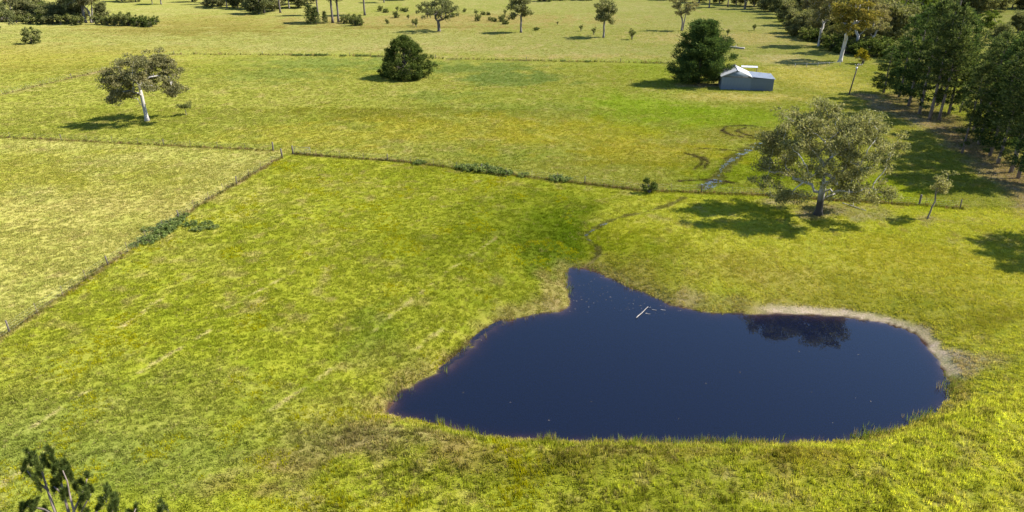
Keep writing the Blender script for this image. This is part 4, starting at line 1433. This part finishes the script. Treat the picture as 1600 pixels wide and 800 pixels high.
# ------------------------------------------------------------------ grass
def tuft_mesh(name, seed, n, rad, h, w, lean, m):
    rs = np.random.RandomState(seed)
    P = rs.normal(0, rad * .5, (n, 2))
    hh = h * rs.uniform(.5, 1.25, n)
    a = rs.uniform(0, 6.283, n)
    out = unit(P + rs.normal(0, rad * .5, (n, 2))) * (lean * hh * rs.uniform(.3, 1.4, n))[:, None]
    s = np.column_stack((np.cos(a), np.sin(a))) * (w * rs.uniform(.6, 1.4, n) * .5)[:, None]
    z = lambda k: np.broadcast_to(k, (n,))
    V = np.stack((np.column_stack((P - s, z(-.03))), np.column_stack((P + s, z(-.03))), np.column_stack((P + s * .7 + out * .4, hh * .62)), np.column_stack((P - s * .7 + out * .4, hh * .62)), np.column_stack((P + out, hh))), 1).reshape(-1, 3)
    b = np.arange(n)[:, None] * 5
    return mesh_from(name, V, b + np.array((0, 1, 2, 3)), b + np.array((3, 2, 4)), m)


def grass_field(name, label, cat, protos, X, Y, S, Cc, which, seed, SZ=None):
    """one 'stuff' object: tufts instanced on surveyed points, each with the colour of its patch"""
    rs = np.random.RandomState(seed)
    Z = terrain(X, Y)
    me_ = bpy.data.meshes.new(name)
    me_.vertices.add(len(X))
    me_.vertices.foreach_set('co', np.column_stack((X, Y, Z)).astype(np.float32).ravel())
    a_ = me_.attributes.new('gcol', 'FLOAT_COLOR', 'POINT')
    c4 = np.ones((len(X), 4), np.float32)
    c4[:, :3] = Cc
    a_.data.foreach_set('color', c4.ravel())
    sc3 = np.column_stack((S, S, S if SZ is None else SZ)).astype(np.float32)
    a_ = me_.attributes.new('tuft_scale', 'FLOAT_VECTOR', 'POINT')
    a_.data.foreach_set('vector', sc3.ravel())
    rot = np.column_stack((rs.normal(0, .1, len(X)), rs.normal(0, .1, len(X)), rs.uniform(0, 6.283, len(X)))).astype(np.float32)
    a_ = me_.attributes.new('tuft_rot', 'FLOAT_VECTOR', 'POINT')
    a_.data.foreach_set('vector', rot.ravel())
    a_ = me_.attributes.new('tuft_kind', 'INT', 'POINT')
    a_.data.foreach_set('value', which.astype(np.int32))
    root = link(name, me_)
    tag(root, label, cat, kind='stuff')
    coll = bpy.data.collections.new(name + '_tufts')
    COL.children.link(coll)
    for i, pm in enumerate(protos):
        o_ = bpy.data.objects.new('tuft', pm)
        coll.objects.link(o_)
        o_.parent = root
        o_.location = (float(X[i]), float(Y[i]), float(Z[i]))
        o_['kind'] = 'stuff'
    ng = bpy.data.node_groups.new(name + '_scatter', 'GeometryNodeTree')
    ng.interface.new_socket('Geometry', in_out='INPUT', socket_type='NodeSocketGeometry')
    ng.interface.new_socket('Geometry', in_out='OUTPUT', socket_type='NodeSocketGeometry')
    N, L = ng.nodes, ng.links
    gi, go = N.new('NodeGroupInput'), N.new('NodeGroupOutput')
    ci = N.new('GeometryNodeCollectionInfo')
    ci.inputs['Collection'].default_value = coll
    ci.inputs['Separate Children'].default_value = True
    ci.inputs['Reset Children'].default_value = True
    ip = N.new('GeometryNodeInstanceOnPoints')
    ip.inputs['Pick Instance'].default_value = True

    def na(nm, t):
        n_ = N.new('GeometryNodeInputNamedAttribute')
        n_.data_type = t
        n_.inputs['Name'].default_value = nm
        return n_.outputs['Attribute']
    e2r = N.new('FunctionNodeEulerToRotation')
    L.new(na('tuft_rot', 'FLOAT_VECTOR'), e2r.inputs[0])
    L.new(gi.outputs[0], ip.inputs['Points'])
    L.new(ci.outputs[0], ip.inputs['Instance'])
    L.new(na('tuft_kind', 'INT'), ip.inputs['Instance Index'])
    L.new(e2r.outputs[0], ip.inputs['Rotation'])
    L.new(na('tuft_scale', 'FLOAT_VECTOR'), ip.inputs['Scale'])
    L.new(ip.outputs[0], go.inputs[0])
    md = root.modifiers.new('scatter', 'NODES')
    md.node_group = ng
    return root


def scatter_points(seed):
    """tuft sites: close together near the pond, wider apart over the far paddocks"""
    rs = np.random.RandomState(seed)
    xs_, ys_ = [], []
    bands = [(24, 46, 22), (46, 60, 20), (60, 80, 14), (80, 110, 9.5), (110, 150, 6), (150, 210, 3.2), (210, 300, 1.4), (300, 430, .5)]
    for a, b_, den in bands:
        w = 0.80 * b_ + 8
        n = int(den * (b_ - a) * 2 * w)
        x, y = rs.uniform(-w, w, n), rs.uniform(a, b_, n)
        k = np.abs(x) < .80 * y + 8
        xs_.append(x[k])
        ys_.append(y[k])
    return np.concatenate(xs_), np.concatenate(ys_), rs


X, Y, rs = scatter_points(3)
sdp = pond_sd(X, Y)
dens = fbm(X, Y, 2.6, 3, 61)
shed_c = at(1166, 135)
keep = (sdp > 0.05) & (rs.uniform(size=len(X)) < sm(430, 300, Y)) & (rs.uniform(size=len(X)) < .62 + .6 * sm(.3, .62, dens)) & ~((np.abs(X - shed_c[0]) < 8) & (Y > shed_c[1] - 4) & (Y < shed_c[1] + 10))
keep &= ~((X > 24) & (sdp < 1.0) & (Y > 50))
for st in STRIPES:
    keep &= ~((seg_dist(X, Y, st) < .24) & (rs.uniform(size=len(X)) < .55))
X, Y, sdp = X[keep], Y[keep], sdp[keep]
Cg = ground_colour(X, Y)
n = len(X)
near_bank = sm(50, 44, Y) * sm(-17, -9, X) * sm(62, 48, X)
nk = fbm(X, Y, 5, 2, 63)
# random tint of each tuft: fresh, dry and dead grass, yellow daisies
u1 = rs.uniform(size=n)
Cg = (1.2 + .36 * near_bank[:, None]) * Cg * (1 + rs.normal(0, 1, (n, 1)) * (.11 + .15 * sm(62, 44, Y))[:, None]).clip(.45, 1.6) * (1 - .5 * near_bank * sm(.56, .7, fbm(X, Y, 1.1, 3, 95)))[:, None]
dry = u1 < .075 + .12 * near_bank
Cg[dry] = Cg[dry] * .6 + A(196, 180, 118) * .4
fresh = (u1 > .80)
Cg[fresh] = Cg[fresh] * .68 + A(120, 146, 18) * .32
main = (side(X, Y, F3) < 0) & (X - np.interp(Y, [p[1] for p in F2[::-1]], [p[0] for p in F2[::-1]]) > 0) & (X < 8)
fl = main & (rs.uniform(size=n) < .55 * sm(.57, .72, fbm(X, Y, 4, 3, 71)) * sm(.42, .6, fbm(X, Y, 40, 2, 72) + .1))
Cg[fl] = A(186, 190, 16) * rs.uniform(.8, 1.15, (fl.sum(), 1))
S = np.clip(.66 + Y / 190, 0, 2.2) * rs.uniform(.65, 1.4, n)
SZ = S.clip(0, 1.35) * (1 - .45 * sm(120, 260, Y)) * (.62 + .3 * nk) * (1 + .9 * near_bank * (.4 + 1.2 * sm(.4, .65, fbm(X, Y, 1.6, 3, 96))))
fd = np.min([seg_dist(X, Y, F) for F in (F1, F2, F3)], axis=0)
SZ = np.where(fd < .45, SZ * 1.4, SZ)
kind = rs.randint(0, 3, n)
GR = M['grass']
grass_field('meadow_grass', 'yellow-green tufted pasture grass over all the paddocks', 'grass',
            [tuft_mesh('tuft_a', 1, 16, .20, .17, .045, .55, GR), tuft_mesh('tuft_b', 2, 18, .26, .13, .05, .7, GR), tuft_mesh('tuft_c', 3, 14, .16, .22, .04, .45, GR)],
            X, Y, S, Cg, kind, 4, SZ)

# extra tall grass in the fence lines
px_, py_ = [], []
for F, st in ((F1, .45), (F2, .34), (F3, .2), (F4, .8), (F5, .9)):
    P = resample(F, st)
    px_.append(P[:, 0])
    py_.append(P[:, 1])
X, Y = np.concatenate(px_), np.concatenate(py_)
k = rs.uniform(size=len(X)) < sm(.25, .6, fbm(X, Y, 5, 3, 81)) + .35
X, Y = X[k] + rs.normal(0, .22, k.sum()), Y[k] + rs.normal(0, .22, k.sum())
n = len(X)
Cf = np.where(rs.uniform(size=(n, 1)) < .5, A(158, 140, 84), A(110, 116, 42)) * rs.uniform(.75, 1.3, (n, 1))
S = np.clip(.7 + Y / 200, 0, 2.4) * rs.uniform(.6, 1.25, n)
grass_field('fence_line_grass', 'long brown and green grass left standing under the wire fences', 'grass', [tuft_mesh('tuft_d', 4, 18, .17, .36, .035, .4, GR), tuft_mesh('tuft_e', 5, 16, .2, .28, .04, .5, GR)],
            X, Y, S, Cf, rs.randint(0, 2, n), 5)

# rushes standing in the shallow edge of the pond
rs = np.random.RandomState(12)
t = rs.uniform(0, 1, 9000)
L = np.r_[POND, POND[:1]]
cl_ = np.r_[0, np.cumsum(np.linalg.norm(np.diff(L, axis=0), axis=1))]
X, Y = np.interp(t * cl_[-1], cl_, L[:, 0]) + rs.normal(0, .33, 9000), np.interp(t * cl_[-1], cl_, L[:, 1]) + rs.normal(0, .33, 9000)
w = sm(52, 47, Y) * 1.0 + sm(49, 56, Y) * .16 * (X < 14) + .35 * ((X > 6) & (X < 20) & (Y > 66)) * 0
w = w * (.08 + 1.1 * sm(.45, .66, fbm(X, Y, 3.5, 3, 91)))
k = rs.uniform(size=9000) < w * .5
X, Y = X[k], Y[k]
n = len(X)
Cr = np.where(rs.uniform(size=(n, 1)) < .35, A(176, 164, 104), A(138, 156, 58)) * rs.uniform(.75, 1.25, (n, 1))
grass_field('pond_rushes', 'thin green rushes standing in the pond edge', 'rushes', [tuft_mesh('rush_a', 6, 6, .12, .62, .03, .12, GR), tuft_mesh('rush_b', 7, 5, .10, .42, .03, .2, GR)],
            X, Y, rs.uniform(.6, 1.25, n), Cr, rs.randint(0, 2, n), 6)


# leaves and twigs adrift on the pond
rs = np.random.RandomState(41)
V, Q = [], []
for i in range(104):
    u, v = (rs.uniform(890, 1010), rs.uniform(425, 490)) if i < 60 else ((rs.uniform(1000, 1120), rs.uniform(468, 492)) if i < 90 else (rs.uniform(640, 1440), rs.uniform(520, 680)))
    p = flat(u, v, WATER)
    if not inside(np.array([p[0]]), np.array([p[1]]), POND)[0]:
        continue
    a, l, w_ = rs.uniform(0, 3.14), rs.uniform(.04, .16), rs.uniform(.015, .04)
    d, e_ = np.array((math.cos(a), math.sin(a))) * l, np.array((-math.sin(a), math.cos(a))) * w_
    b0_ = len(V)
    for q_ in (p - d, p + e_, p + d, p - e_):
        V.append((q_[0], q_[1], WATER + .006))
    Q.append((b0_, b0_ + 1, b0_ + 2, b0_ + 3))
tag(link('floating_leaves', mesh_from('floating_leaves', V, Q, None, M['wood'])), 'specks of leaf and twig adrift on the pond', 'leaves', kind='stuff')
